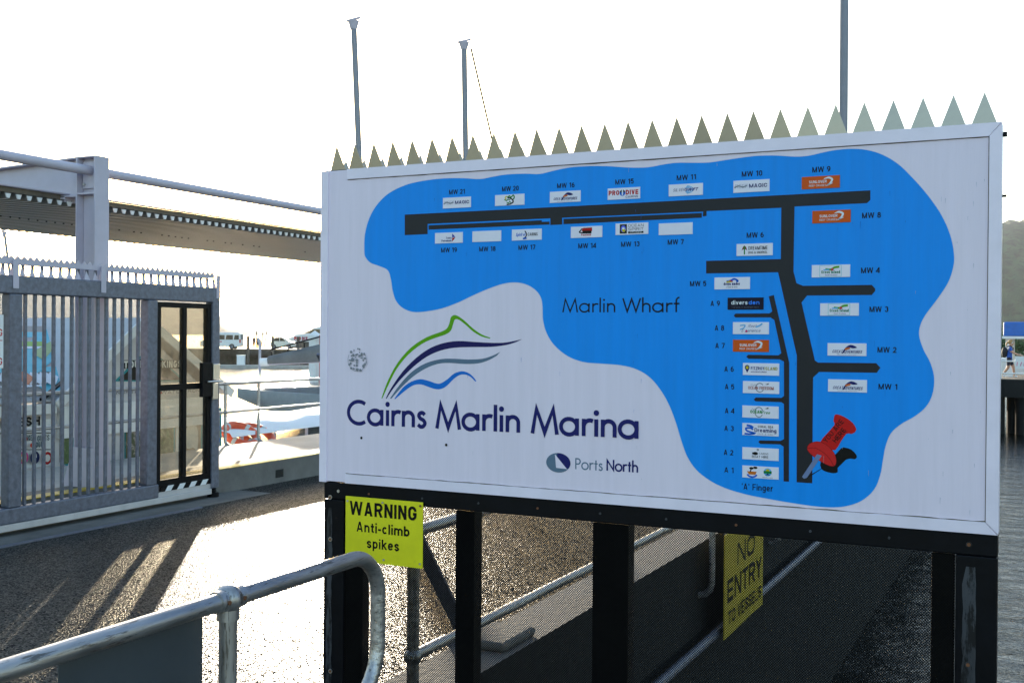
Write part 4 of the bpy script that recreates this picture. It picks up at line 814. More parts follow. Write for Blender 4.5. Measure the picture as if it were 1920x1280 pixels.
for x, z in ((-8.145, 3.09), (-7.985, 3.25), (-8.145, 3.25), (-7.985, 3.09)): MB().tube([(x, 7.44, z), (x, 7.456, z)], .016, 6).build('bolt', M_BOLT, cn)
MB().prism([(cx1, cy0+.03, .256), (cx1, cy1-.03, .256), (cx1, cy1-.03, .60), (cx1, cy0+.03, .60)], (.004, 0, 0)).build('gusset', M_GREY, cn)
MB().add([(cx0-.10, 7.36, .2561), (cx1+.02, 7.36, .2561), (cx1+.02, 7.60, .2561), (cx0-.10, 7.60, .2561), (cx0-.004, cy0-.003, .62), (cx1+.003, cy0-.003, .62), (cx1+.003, cy1+.003, .62), (cx0-.004, cy1+.003, .62)],
         [(0,1,5,4), (1,2,6,5), (2,3,7,6), (3,0,4,7), (4,5,6,7)]).build('base_shroud', M_GREY, cn)
zp = 3.215
MB().tube([(-8.07, 2.2, zp), (-8.07, 7.456, zp)], .046, 20).tube([(-8.07, 7.49, zp), (-8.07, 22, zp)], .046, 20).build('tie_pipe', M_GREY, cn)
bm = MB()
bt = lambda x: 3.345-.10*(-8.2-x)/2.8
for lo, hi, zz in ((-11.0, cx0+.006, 0),):
    bm.prism([(lo, 7.474, 3.06), (hi, 7.474, 2.985), (hi, 7.474, 3.33), (lo, 7.474, 3.24)], (0, .012, 0))
    bm.prism([(lo, 7.40, 3.24), (hi, 7.40, 3.33), (hi, 7.40, 3.345), (lo, 7.40, 3.255)], (0, .16, 0))
    bm.prism([(lo, 7.40, 3.048), (hi, 7.40, 2.972), (hi, 7.40, 2.986), (lo, 7.40, 3.062)], (0, .16, 0))
bm.build('roof_beam', M_GREY, cn)
# ribbed roof sheet, ribs run across the walkway
RZ, RX0, RX1 = 2.888, -10.95, -8.34; pitch = .1135
prof = []; y = 2.6
while y < 15:
    prof += [(y, RZ+.062), (y+.050, RZ+.062), (y+.064, RZ), (y+.0995, RZ)]; y += pitch
rs = MB(); vs = [(RX1, p[0], p[1]) for p in prof]+[(RX0, p[0], p[1]+.0) for p in prof]; n_ = len(prof)
rs.add(vs, [(i, i+1, n_+i+1, n_+i) for i in range(n_-1)])
ro = rs.build('roof_sheet', M_ROOF, cn); sm_ = ro.modifiers.new('solid', 'SOLIDIFY'); sm_.thickness = .0012
for x in (-8.40, -9.6, -10.85):
    MB().prism([(x, 2.7, RZ+.0640), (x, 14.9, RZ+.0640), (x, 14.9, RZ+.115), (x, 2.7, RZ+.115)], (-.05, 0, 0)).build('purlin', M_PURL, cn)
MB().box((-8.398, 2.7, RZ+.1155), (-8.36, 14.9, RZ+.128)).build('flashing', M_GREY, cn)
tz = MB().prism([(0, -.028, .040), (0, .028, .040), (0, .014, 0), (0, -.014, 0)], (-.012, 0, 0))
tz0 = bpy.data.objects.new('rib_closer', tz.mesh('rib_closer', M_WHITE)); COL.objects.link(tz0); tz0.parent = cn
for i in range(int(12.2/pitch)):
    o = tz0 if i == 0 else copy_part(tz0, cn, (0, 0, 0))
    o.location = Vector((RX1+.012, 2.6+pitch*i+.079, RZ+.006))-WP[cn.name]
sc_ = MB()
for i in range(90):
    y = 2.65+pitch*i+.08
    for x in (-9.62, -10.87):
        if random.random() < .6: sc_.box((x-.006, y-.006, RZ-.012), (x+.006, y+.006, RZ-.0015))
sc_.build('roof_screw', M_BLACK, cn)['kind'] = 'stuff'
MB().box((-8.42, 7.40, 2.93), (-8.345, 7.56, 2.985)).build('cleat', M_GREY, cn)

# ================================================================== RAIL at the deck edge
er = thing('deck_edge_handrail', 'pipe handrail along the sunlit deck edge in front of the kiosk', 'handrail', (-11.2, 13, 0))
EX = -11.2
MB().tube([(EX, 2, .93), (EX, 30, .93)], .024, 12).build('rail', M_ALU, er)
MB().tube([(EX, 2, .498), (EX, 30, .498)], .022, 12).build('rail', M_ALU, er)
for y in (3.6, 5.2, 6.8, 8.4, 9.9, 11.4, 12.98, 13.76, 15.6, 17.2, 18.8, 20.4, 22, 23.6, 25.2, 26.8):
    MB().tube([(EX, y, .93), (EX, y, .06), (EX+.02, y, 0.01), (EX+.10, y, -.02)], .024, 12).build('post', M_ALU, er)
    MB().ball((EX, y, .93), .034, 0, 12, 8).ball((EX, y, .498), .034, 0, 12, 8).build('ball_fitting', M_ALU, er)

# ================================================================== KIOSK on its pontoon
struct(MB().box((-19, 3, -2.9), (-11.45, 16, -1.75)).build('pontoon', M_CONC))
ki = thing('booking_kiosk', 'low white kiosk with gabled roof and tour booking sign behind the gate', 'kiosk', (-14, 10, -1.75))
kx = -12.0
ap = PX(kx, 270, 600); e1 = PX(kx, 105, 755); e2 = PX(kx, 425, 735)
ay, az, y1, y2 = ap.y, ap.z, e1.y, e2.y; ez = (e1.z+e2.z)/2-.0
rx = -14.2
wl = MB(); wl.box((-16.2, 4.2, -1.75), (kx-.15, y2-.25, ez-.06)); wl.build('wall', M_KWALL, ki)
MB().prism([(kx-.12, y1+.2, ez-.06), (kx-.12, y2-.2, ez-.06), (kx-.12, ay, az-.10)], (-.5, 0, 0)).build('gable', M_KWALL, ki)
MB().prism([(kx-.149, y1+.15, ez-.5), (kx-.149, y2-.25, ez-.5), (kx-.149, y2-.25, ez-.06), (kx-.149, y1+.15, ez-.06)], (.08, 0, 0)).build('fascia', M_WHITE, ki)
# main roof (eave to ridge) and cross gable
mr_ = MB(); mr_.prism([(kx-.02, 4.0, ez+.02), (kx-.02, y1+.25, ez+.02), (rx, ay, az), (rx, 4.0, az)], (0, 0, .03)); mr_.prism([(rx, 4.0, az), (rx, y2+.1, az), (rx-2.2, y2+.1, ez), (rx-2.2, 4.0, ez)], (0, 0, .03))
mro = mr_.build('roof', M_ROOFK, ki)
cg = MB(); cg.prism([(kx+.05, ay, az), (kx+.05, y1-.02, ez-.04), (kx-.2, y1-.02, ez-.04), (rx, ay, az+.001)], (0, 0, .035)); cg.prism([(kx+.05, ay, az), (rx, ay, az), (rx, y2+.06, ez-.04), (kx+.05, y2+.06, ez-.04)], (0, 0, .035))
cg.build('gable_roof', M_ROOFK, ki)
rb = MB()
for i in range(34):
    y = 4.1+.19*i
    if y < ay-.25:
        f0 = 0 if y < y1+.25 else (y-(y1+.25))/(ay-y1-.25)
        rb.bar((kx-.04+(rx-kx)*f0, y, ez+.06+(az-ez)*f0), (rx, y, az+.045), .022, .022)
rb.build('roof_rib', M_ROOFK, mro)['kind'] = 'stuff'
for a_, b_ in (((kx+.06, ay, az+.015), (kx+.06, y1-.03, ez-.03)), ((kx+.06, ay, az+.015), (kx+.06, y2+.07, ez-.03))):
    MB().bar(a_, b_, .03, .13, (0, 0, 1)).build('barge_board', M_WHITE, ki)
MB().box((kx-.06, 4.0, ez-.14), (kx+.03, y1, ez+.0)).build('gutter', M_WHITE, ki, bev=.01)
# printed banner on the main roof
sl_ = Vector((rx-kx+.02, 0, az-ez-.02)); sl_n = sl_.normalized(); nrm = Vector((-sl_n.z, 0, sl_n.x))*-1
if nrm.z < 0: nrm = -nrm
def toR(u, v, l): p = Vector((kx-.02, u, ez+.06))+sl_*v+nrm*(.035+l); return tuple(p)
t_ = Print(toR, .002)
def rp4(a, b, c, d, m_): t_.poly([(a, c), (b, c), (b, d), (a, d)], m_)
P0_ = Vector((kx-.02, 0, ez+.06))+nrm*.035
def RP(px, py):
    d = ray(px, py); p = CAMP+d*((P0_-CAMP).dot(nrm)/d.dot(nrm)); return (p.y, (p-P0_).dot(sl_)/sl_.length_squared)
TQ = ink((.36, .70, .78)); WT = ink((.84, .86, .90))
t_.poly([(7.0, RP(10, 736)[1]), RP(84, 736), RP(131, 690), RP(131, 612), (7.0, RP(10, 612)[1])], ink((.55, .53, .52)))
t_.poly([(7.0, RP(10, 692)[1]), RP(100, 692), RP(131, 640), RP(131, 630), (7.0, RP(10, 630)[1])], ink((.62, .61, .62)))
t_.stroke([(7.0, RP(10, 628)[1]), RP(131, 628)], .07, TQ); t_.stroke([(7.0, RP(10, 692)[1]), RP(128, 692)], .06, TQ)
t_.stroke([RP(131, 692), RP(86, 735)], .12, TQ); t_.stroke([RP(116, 629), RP(36, 691)], .22, TQ)
t_.stroke([(8.0, RP(10, 646)[1]), RP(88, 646)], .06, ink((.52, .68, .30))); t_.stroke([(8.0, RP(10, 653)[1]), RP(80, 653)], .03, WT)
t_.stroke([RP(70, 670), RP(108, 640), RP(112, 655)], .10, ink((.60, .68, .48))); t_.stroke([RP(105, 672), RP(128, 655)], .10, ink((.72, .72, .78)))
for q_ in range(11):
    if q_ != 4: t_.stroke([RP(4+q_*9, 720), RP(10+q_*9, 706)], .07, WT)
t_.stroke([RP(40, 720), RP(52, 706)], .09, ink((.75, .45, .32)))
for q_ in range(14): u_, v_ = RP(3+q_*5.4, 731); t_.disc(u_, v_, .03, .012, WT)
t_.build('roof_banner', mro)
MB().bar(Vector(toR(*RP(133, 704), .01)), Vector(toR(*RP(77, 750), .01)), .05, .04).build('valley_flashing', M_BLACK, ki)
# sign board on the gable
def toK(u, v, l): return (kx-.115+l, u, v)
def KP(px, py): p = PX(kx-.11, px, py); return (p.y, p.z)
t_ = Print(toK, .002)
t_.poly([KP(214, 715), KP(348, 715), KP(281, 650)], M_TEAL)
t_.poly([KP(222, 712.5), KP(341, 712.5), KP(281, 656)], ink((.10, .10, .09)))
for pa_, pb_ in ((231, 272), (275, 338)): t_.poly([KP(pa_, 691), KP(pb_, 691), KP(pb_, 675), KP(pa_, 675)], ink((.08, .08, .08)))
u, v = KP(232, 690); u2, _ = KP(270, 690); t_.text('TOUR', u, v, u2-u, .105, ink((.88, .88, .86)), .03)
u, v = KP(276, 690); u2, _ = KP(336, 689); t_.text('BOOKINGS', u, v, u2-u, .105, ink((.88, .88, .86)), .03)
t_.build('booking_lettering', ki)
t_ = Print(lambda u, v, l: (kx-.068+l, u, v), .002)
def KQ(px, py): p = PX(kx-.066, px, py); return (p.y, p.z)
u, v = KQ(218, 739); u2, _ = KQ(292, 737); t_.text('NORTH FUEL', u, v, u2-u, .045, ink((.12, .12, .14)), .01)
u, v = KQ(298, 738); u2, _ = KQ(372, 736); t_.text('WATERFRONT', u, v, u2-u, .045, ink((.12, .12, .14)), .01); t_.disc(u-.06, v+.02, .02, .02, ink(rd))
t_.build('fascia_lettering', ki)
# wall panels: posters and the drinks board
fx = kx-.145
def wall_panel(px0, py0, px1, py1, m_, nm='poster'):
    a = PX(fx, px0, py0); b = PX(fx, px1, py1)
    return MB().box((fx-.003, a.y, b.z), (fx+.012, b.y, a.z)).build(nm, m_, ki), a, b
def poster(px0, py0, px1, py1, c1, c2, sc):
    m_ = mat('poster_%d' % px0, c1, .4, var=.3, vs=sc, col2=c2, thr=.5)
    wall_panel(px0-2, py0-3, px1+2, py1+3, M_TEAL, 'poster_frame')
    a = PX(fx+.014, px0, py0); b = PX(fx+.014, px1, py1)
    MB().box((fx+.0121, a.y, b.z), (fx+.015, b.y, a.z)).build('poster', m_, ki)
poster(236, 782, 268, 884, (.05, .07, .03), (.30, .28, .26), 3)
poster(297, 775, 325, 880, (.10, .13, .06), (.20, .28, .14), 4)
poster(344, 780, 376, 872, (.22, .17, .12), (.32, .26, .2), 3)
poster(118, 788, 136, 868, (.07, .12, .04), (.15, .2, .08), 4)
poster(404, 768, 412, 850, (.25, .22, .2), (.05, .1, .35), 3)
# figure in white on the poster
t_ = Print(lambda u, v, l: (fx+.0152+l, u, v), .001); 
def KF(px, py): p = PX(fx+.015, px, py); return (p.y, p.z)
t_.poly(smooth([KF(350, 840), KF(349, 805), KF(355, 795), KF(360, 790), KF(366, 795), KF(371, 808), KF(370, 842), KF(362, 838)], 2, True), ink((.80, .80, .78))); u, v = KF(361, 790); t_.disc(u, v+.03, .045, .06, ink((.32, .2, .14))); t_.poly([(u-.07, v+.07), (u+.07, v+.07), (u+.03, v+.12), (u-.03, v+.12)], ink((.85, .85, .83)))
t_.build('poster_figure', ki)
bd, a, b = wall_panel(32, 790, 94, 872, M_WHITE, 'drinks_board')
t_ = Print(lambda u, v, l: (fx+.0125+l, u, v), .001)
def KB(px, py): p = PX(fx+.0125, px, py); return (p.y, p.z)
u, v = KB(2, 803); u2, _ = KB(74, 803); t_.text('FRESH', u, v, u2-u, .125, ink((.10, .09, .10)), .03)
for (s_, pxa, pxb, py) in (('ICE', 50, 58, 826), ('GIFTS', 68, 90, 827), ('DRINKS', 22, 46, 838), ('TOURS', 59, 80, 839)):
    u, v = KB(pxa, py); u2, _ = KB(pxb, py); t_.text(s_, u, v, u2-u, .075, ink((.12, .28, .34)), .01)
for px, py in ((43, 822), (55, 834)): u, v = KB(px, py); t_.disc(u, v, .03, .03, ink((.75, .25, .15)))
for py in (811, 842): a1 = KB(33, py); b1 = KB(91, py); t_.stroke([a1, b1], .012, ink((.1, .1, .1)))
u, v = KB(39, 857); t_.disc(u, v, .075, .085, ink((.80, .25, .55))); t_.disc(u, v, .055, .06, ink((.85, .55, .25))); t_.stroke(arc(u, v, .03, 0, 360, 12)[:-1], .012, ink((.9, .9, .9)), True)
u, v = KB(60, 857); t_.disc(u, v, .075, .085, ink((.09, .13, .30))); t_.text('f', u-.015, v-.045, .04, .09, ink((.9, .9, .9)), .03)
u, v = KB(83, 858); t_.disc(u, v, .075, .085, ink((.65, .10, .12))); t_.disc(u, v, .045, .05, ink((.85, .82, .8)))
t_.build('board_print', ki)
for pa, pb in ((277, 283), (329, 336), (383, 390)):
    wall_panel(pa, 770, pb, 900, M_WHITE, 'wall_batten')

# ================================================================== BOATS
def hull(mb, L, Bm, z0, z1, m=0, sheer=.25, bowrake=.18, n=12, chine=.55):
    """+x = bow, origin amidships; sections from transom to bow"""
    secs = []
    for i in range(n+1):
        t = i/n; x = -L/2+L*t; bw = Bm/2*(1-max(0, (t-.45)/.55)**2.2); top = z1+sheer*t**2
        kz = z0+(z1-z0)*.75*max(0, (t-.7)/.3)**2
        secs.append([(x, -bw, top), (x+.0, -bw*.93, kz+(top-kz)*.45), (x-bowrake*L*.1*t, -bw*chine, kz+(top-kz)*.12), (x-bowrake*L*.2*t**3, 0, kz), (x-bowrake*L*.1*t, bw*chine, kz+(top-kz)*.12), (x, bw*.93, kz+(top-kz)*.45), (x, bw, top)])
    mb.loft(secs, m); k_ = len(secs)
    mb.add([s[0] for s in secs]+[s[-1] for s in secs], [(i, i+1, k_+i+1, k_+i) for i in range(k_-1)], m)
    return mb
def place(root, rz):
    root.rotation_euler.z = rz
def boat_part(root, mb, name, mats, bev=0):
    o = bpy.data.objects.new(name, mb.mesh(name, mats)); COL.objects.link(o); o.parent = root; WP[o.name] = WP[root.name]
    if bev: b_ = o.modifiers.new('bevel', 'BEVEL'); b_.width = bev; b_.segments = 2; b_.limit_method = 'ANGLE'
    return o
def yacht(loc, rz, label, mast_h, lean=(0, 0), mast_r=.1, stay=False, mx=.8):
    r_ = thing('sailing_yacht', label, 'yacht', loc, 'yachts moored beyond the sign')
    boat_part(r_, hull(MB(), 11, 3.2, -.3, 1.1), 'hull', M_WHITE)
    boat_part(r_, MB().add([(-2.5,-1,1.15),(2.6,-.7,1.2),(2.6,.7,1.2),(-2.5,1,1.15),(-2.2,-.8,1.65),(1.6,-.5,1.6),(1.6,.5,1.6),(-2.2,.8,1.65)], [(0,1,5,4),(1,2,6,5),(2,3,7,6),(3,0,4,7),(4,5,6,7)]), 'cabin', M_WHITE)
    top = (mx+lean[0], lean[1], mast_h)
    ms = boat_part(r_, MB().tube([(mx, 0, 1.1), top], [mast_r*1.08, mast_r*.94], 14), 'mast', M_MAST)
    def onm(z): t = (z-1.1)/(mast_h-1.1); return Vector((mx+lean[0]*t, lean[1]*t, z))
    t0 = onm(mast_h)
    cp = MB(); c_, s_n = math.cos(-rz), math.sin(-rz)
    vx = Vector((RT0.x*c_-RT0.y*s_n, RT0.x*s_n+RT0.y*c_, 0))    # across the line of sight: how the masthead bracket happens to be turned
    cp.bar(t0-vx*mast_r*2.2+Vector((0, 0, .0)), t0+vx*mast_r*2.3+Vector((0, 0, .14)), .10, .07); cp.tube([t0-Vector((0, 0, .3)), t0], [mast_r*1.05, mast_r*1.8], 12)
    boat_part(r_, cp, 'masthead', M_GREY)
    jz = mast_h*.53
    boat_part(r_, MB().tube([onm(jz), onm(jz+.12)], mast_r*1.3, 14), 'mast_collar', M_GREY)
    boat_part(r_, MB().tube([(mx, 0, 2.2), (-3.6, 0, 2.3)], .07, 10), 'boom', M_GREY)
    boat_part(r_, MB().tube([(mx-.2, 0, 2.35), (-1.5, 0, 2.45), (-3.4, 0, 2.4)], [.22, .2, .12], 10), 'furled_sail', M_SAILC)
    if stay: boat_part(r_, MB().tube([onm(mast_h*.985)+vx*.3, Vector((mx, 0, 1.3))+vx*3.6], .045, 6), 'stay', M_BLACK)
    if stay: boat_part(r_, MB().tube([onm(mast_h*.60)-vx*.6+Vector((0, 0, .25)), onm(mast_h*.60)+vx*.4-Vector((0, 0, .12))], .03, 6), 'spreader', M_BLACK)
    place(r_, rz); return r_
WZ = -2.5
def mast_at(dep, xt, yt, xb, yb, label, rz, r_, stay=False):
    a = at(dep, xb, yb); t = at(dep, xt, yt); d = (t-a)/(t.z-a.z)
    base = a+d*(WZ+1.1-a.z); mh = t.z-WZ
    c_, s_ = math.cos(rz), math.sin(rz); off = Vector((c_*.8, s_*.8, 0))
    ln = (t-base); lx = ln.x*c_+ln.y*s_; ly = -ln.x*s_+ln.y*c_
    return yacht((base.x-off.x, base.y-off.y, WZ), rz, label, mh, (lx, ly), r_, stay)
mast_at(40, 663, 40, 673, 290, 'yacht whose grey mast leans left above the sunlit corner of the board', 2.2, .115)
mast_at(47, 870, 80, 873, 285, 'yacht whose mast has a slanting stay and stands above the board', 2.5, .13, True)
mast_at(60, 8, 434, 14, 480, 'yacht whose thin mast shows at the far left above the gate', 2.4, .07)
# lamp pole on the walkway (its head is out of the frame)
lpn = thing('lamp_pole', 'tall grey lamp pole rising behind the right part of the board', 'lamp pole', (-2.45, 15.0, .16))
pb = PX(-2.46, 1582, 230)
MB().tube([(-2.46, pb.y, .16), (-2.47, pb.y, 7.2)], [.068, .056], 16).build('pole', M_MAST, lpn)
MB().tube([(-2.46, pb.y, .16), (-2.46, pb.y, .19)], .14, 16).build('base_flange', M_GREY, lpn)
MB().box((-3.3, pb.y-.12, 7.2), (-2.4, pb.y+.12, 7.3)).build('lamp_head', M_GREY, lpn, bev=.02)

# white tender with canvas roof and lifebuoys
tb = PX(-13.6, 520, 800)
te = thing('canopy_boat', 'small boat with flat white canvas roof below the deck edge', 'boat', (-14.2, 18.6, WZ))
boat_part(te, hull(MB(), 8.0, 2.5, -.3, .9), 'hull', M_GREYB)
cz = 2.46
cv = MB(); nx_ = 9
for i in range(nx_):
    x = -3.2+6.2*i/(nx_-1); sag = .03*math.sin(i*math.pi)
    pass
secs = []
for i in range(25):
    t = i/24; x = -3.6+7.0*t; sg = -.05*abs(math.sin(t*math.pi*4)); taper = 1-max(0, (t-.85)/.15)*.25
    secs.append([(x, -1.25*taper, cz-.09), (x, -1.2*taper, cz-.02+sg*.2), (x, -.5, cz+.10+sg), (x, .5, cz+.10+sg), (x, 1.2*taper, cz-.02+sg*.2), (x, 1.25*taper, cz-.09)])
boat_part(te, MB().loft(secs, cap=False), 'canvas_roof', M_CANV)
for i, x in enumerate((-3.2, -1.2, .9, 3.0)):
    for y in (-1.15, 1.15): boat_part(te, MB().tube([(x, y, .85), (x, y, cz-.1)], .03, 8), 'roof_post', M_GREY)
for y in (-1.18, 1.18): boat_part(te, MB().tube([(-3.3, y, 2.06), (3.1, y, 2.06)], .025, 8), 'side_rail', M_GREY)
place(te, R(92))
def lifebuoy(c, nrm_, label, r1=.30, r2=.075):
    o = thing('lifebuoy', label, 'lifebuoy', c, 'lifebuoys on the canvas roofed boat')
    n_ = Vector(nrm_).normalized(); u = n_.cross(Vector((0, 0, 1))).normalized(); v = n_.cross(u)
    C_ = Vector(c); P = [C_+(u*math.cos(2*math.pi*i/28)+v*math.sin(2*math.pi*i/28))*r1 for i in range(28)]
    MB().tube(P, r2, 12, closed=True).build('ring', M_ORANGE, o)
    for i in (2, 9, 16, 23):
        MB().tube([P[i], P[i+1]], r2*1.05, 12, cap=False).build('band', mat('grey_band', (.45, .5, .5), .5), o)
    return o
lifebuoy(PX(-13.0, 452, 815), (1, -.2, 1.6), 'orange lifebuoy lying nearest the kiosk under the white canvas roof')
lifebuoy(PX(-13.0, 481, 817), (1, -.2, 1.6), 'orange lifebuoy lying beside the rail post under the white canvas roof')

# grey motor yacht bow
gb = at(50, 712, 700)
gy_ = thing('grey_motor_boat', 'grey boat with pointed bow seen between deck rail bars', 'boat', (gb.x, gb.y, WZ))
boat_part(gy_, hull(MB(), 13, 3.8, -.4, 1.35, sheer=.35, bowrake=.9), 'hull', M_GREYB)
boat_part(gy_, MB().loft([[(x, -1.6*s, 1.45), (x, -1.5*s, 1.75+dz), (x, 0, 1.85+dz), (x, 1.5*s, 1.75+dz), (x, 1.6*s, 1.45)] for x, s, dz in ((-6, 1, 0), (-2, 1, .1), (2, .9, 0), (4.6, .55, -.1), (5.6, .2, -.15))]), 'deck_cover', M_SAILC)
boat_part(gy_, MB().box((-5.5, -1.3, 1.7), (-3.2, 1.3, 2.3)).loft([[(x, -1.0, 2.3), (x, -.95, 2.7), (x, -.4, 3.0), (x, .4, 3.0), (x, .95, 2.7), (x, 1.0, 2.3)] for x in (-5.4, -4.6, -3.9)]), 'cabin', M_WHITE, .03)
boat_part(gy_, MB().box((-5.3, -1.31, 1.85), (-4.6, 1.31, 2.2)).box((-4.4, -1.31, 1.85), (-3.6, 1.31, 2.2)), 'window', M_WIND)
for i in range(7): boat_part(gy_, MB().tube([(5.6-1.3*i, -1.2-.05*i if i > 1 else -.5-.5*i, 1.5), (5.6-1.3*i, -1.2-.05*i if i > 1 else -.5-.5*i, 2.1)], .02, 6), 'stanchion', M_ALU)
place(gy_, R(207))
# boom with dark sail cover, from a yacht whose mast is hidden by the board
bo = thing('covered_boom_yacht', 'yacht boom under a dark sail cover ending beside the board edge', 'yacht', (*at(27, 640, 800).xy, WZ))
bw_ = WP[bo.name]
A_ = at(27, 488, 679)-bw_; B_ = at(27, 640, 672)-bw_; dv = (B_-A_).normalized(); zc = 3.0
bz = MB()
secs = []
for i in range(9):
    t = i/8; p = A_+(B_-A_)*(.10+.9*t); h0 = .05+.02*t; h1 = .14+.34*t; nn = Vector((-dv.y, dv.x, 0))*.16
    secs.append([tuple(p-nn*.6-Vector((0, 0, h0))), tuple(p-nn+Vector((0, 0, h1*.5))), tuple(p-nn*.3+Vector((0, 0, h1))), tuple(p+nn*.3+Vector((0, 0, h1))), tuple(p+nn+Vector((0, 0, h1*.5))), tuple(p+nn*.6-Vector((0, 0, h0))), tuple(p-nn*.6-Vector((0, 0, h0)))])
boat_part(bo, bz.loft(secs), 'sail_cover', M_SAILC)
boat_part(bo, MB().tube([A_, A_+(B_-A_)*.105], .10, 12), 'boom_end', M_WHITE)
boat_part(bo, MB().tube([A_+(B_-A_)*.105, B_], .08, 12), 'boom', M_GREY)
rl = MB(); 
for i in range(5):
    p = A_+(B_-A_)*(.14+.2*i); rl.tube([p+Vector((0, 0, .1+.08*i)), p+Vector((0, 0, .26+.09*i))], .018, 6)
rl.tube([A_+(B_-A_)*.13+Vector((0, 0, .30)), B_+Vector((0, 0, .68))], .02, 6)
boat_part(bo, rl, 'lazy_jack', M_BLACK)
hb = hull(MB(), 10, 3.0, -.3, 1.1); ang = math.atan2(dv.y, dv.x); hb.v = [(v[0]*math.cos(ang)-v[1]*math.sin(ang)+B_.x-dv.x*1.0, v[0]*math.sin(ang)+v[1]*math.cos(ang)+B_.y-dv.y*1.0, v[2]) for v in hb.v]
boat_part(bo, hb, 'hull', M_WHITE)
boat_part(bo, MB().tube([(B_.x, B_.y, 1.1), (B_.x, B_.y, 7.5)], .10, 12), 'mast', M_GREY)

# ================================================================== FAR WHARF with van, car, ferry
fd = RT0.copy(); fb = Vector((-FW.x, -FW.y, 0)).normalized()       # along the far wharf / towards the viewer
def FWp(px, py, dep=140): return at(dep, px, py)
DW = 140
dz_ = FWp(430, 654).z
c0 = FWp(470, 654)
struct(MB().obox((c0.x-fb.x*7, c0.y-fb.y*7, dz_-.35), fd, fb, (0, 0, 1), (60, 7, .35)).build('far_wharf', M_TIMB))
fwl = MB().obox((c0.x-fb.x*9, c0.y-fb.y*9, (dz_-.7-4)/2), fd, fb, (0, 0, 1), (60, 6, (4-.7+dz_)/2+.0))
struct(fwl.build('far_wharf_wall', M_TIMB))
def local_root(name, label, cat, px, py, dep, group=None):
    p = FWp(px, py, dep); r_ = thing(name, label, cat, p, group); r_.rotation_euler.z = math.atan2(fd.y, fd.x); return r_
def wheel(r_, x, y, rad, wd_):
    wh_ = boat_part(r_, MB().tube([(x, y-wd_/2, rad), (x, y+wd_/2, rad)], rad, 18), 'wheel', M_TYRE)
    o = boat_part(r_, MB().tube([(x, y-wd_/2-.01, rad), (x, y+wd_/2+.01, rad)], rad*.6, 14), 'rim', M_GALV)
    o.parent = wh_
van = local_root('parked_van', 'white passenger van parked on the far wharf', 'van', 418, 654, 139)
def side_prism(pts, yw, m=0): return MB().prism([(x, -yw, z) for x, z in pts], (0, 2*yw, 0), m)
boat_part(van, side_prism([(-2.7, .3), (-2.68, 1.0), (-2.0, 1.15), (-1.45, 1.95), (-1.1, 2.1), (2.25, 2.12), (2.4, 1.9), (2.45, .9), (2.4, .3)], .9), 'body', M_WHITE, .08)
for x0_, x1_ in ((-1.5, -.7), (-.6, .45), (.55, 1.5), (1.6, 2.25)):
    boat_part(van, side_prism([(x0_, 1.2), (x0_+.12, 1.78), (x1_, 1.78), (x1_, 1.2)], .907), 'side_window', M_WIND)
boat_part(van, MB().box((2.402, -.7, 1.2), (2.462, .7, 1.85)), 'rear_window', M_WIND)
boat_part(van, MB().box((2.30, -.912, .8), (2.47, -.80, 1.25)), 'tail_lamp', M_REDS)
boat_part(van, MB().box((-.9, -.908, .88), (.1, -.9, 1.0)), 'door_lettering', M_REDS)
for x in (-1.75, 1.35):
    for y in (-.8, .8): wheel(van, x, y, .34, .22)
car = local_root('parked_car', 'silver hatchback car parked on the far wharf beside a pile', 'car', 529, 654, 139)
boat_part(car, side_prism([(-1.35, .28), (-1.4, .75), (-1.2, 1.0), (-.75, 1.48), (.1, 1.52), (.55, 1.35), (.95, .98), (1.55, .85), (1.65, .6), (1.6, .28)], .8), 'body', mat('silver_paint', (.55, .57, .58), .3, .3), .07)
boat_part(car, side_prism([(-1.05, 1.0), (-.7, 1.40), (-.2, 1.42), (-.2, 1.0)], .807), 'side_window', M_WIND)
boat_part(car, side_prism([(-.12, 1.0), (-.12, 1.42), (.15, 1.42), (.6, 1.0)], .807), 'side_window', M_WIND)
boat_part(car, MB().box((1.52, -.75, .62), (1.64, -.45, .78)), 'headlight', M_WHITE)
for x in (-.9, 1.0):
    for y in (-.72, .72): wheel(car, x, y, .3, .2)
for i, (px, pt, lab) in enumerate(((465, 631, 'dark timber pile beside the white van'), (511, 631, 'dark timber pile beside the silver car'), (559, 632, 'dark timber pile in front of the ferry'))):
    p = FWp(px, 690, 134); t = FWp(px, pt, 134)
    o = MB().tube([(p.x, p.y, WZ-1), (p.x, p.y, t.z)], [.18, .17], 12).tube([(p.x, p.y, t.z), (p.x, p.y, t.z+.06)], .19, 12).build('mooring_pile', M_TIMB)
    tag(o, lab, 'pile', 'piles along the far wharf')
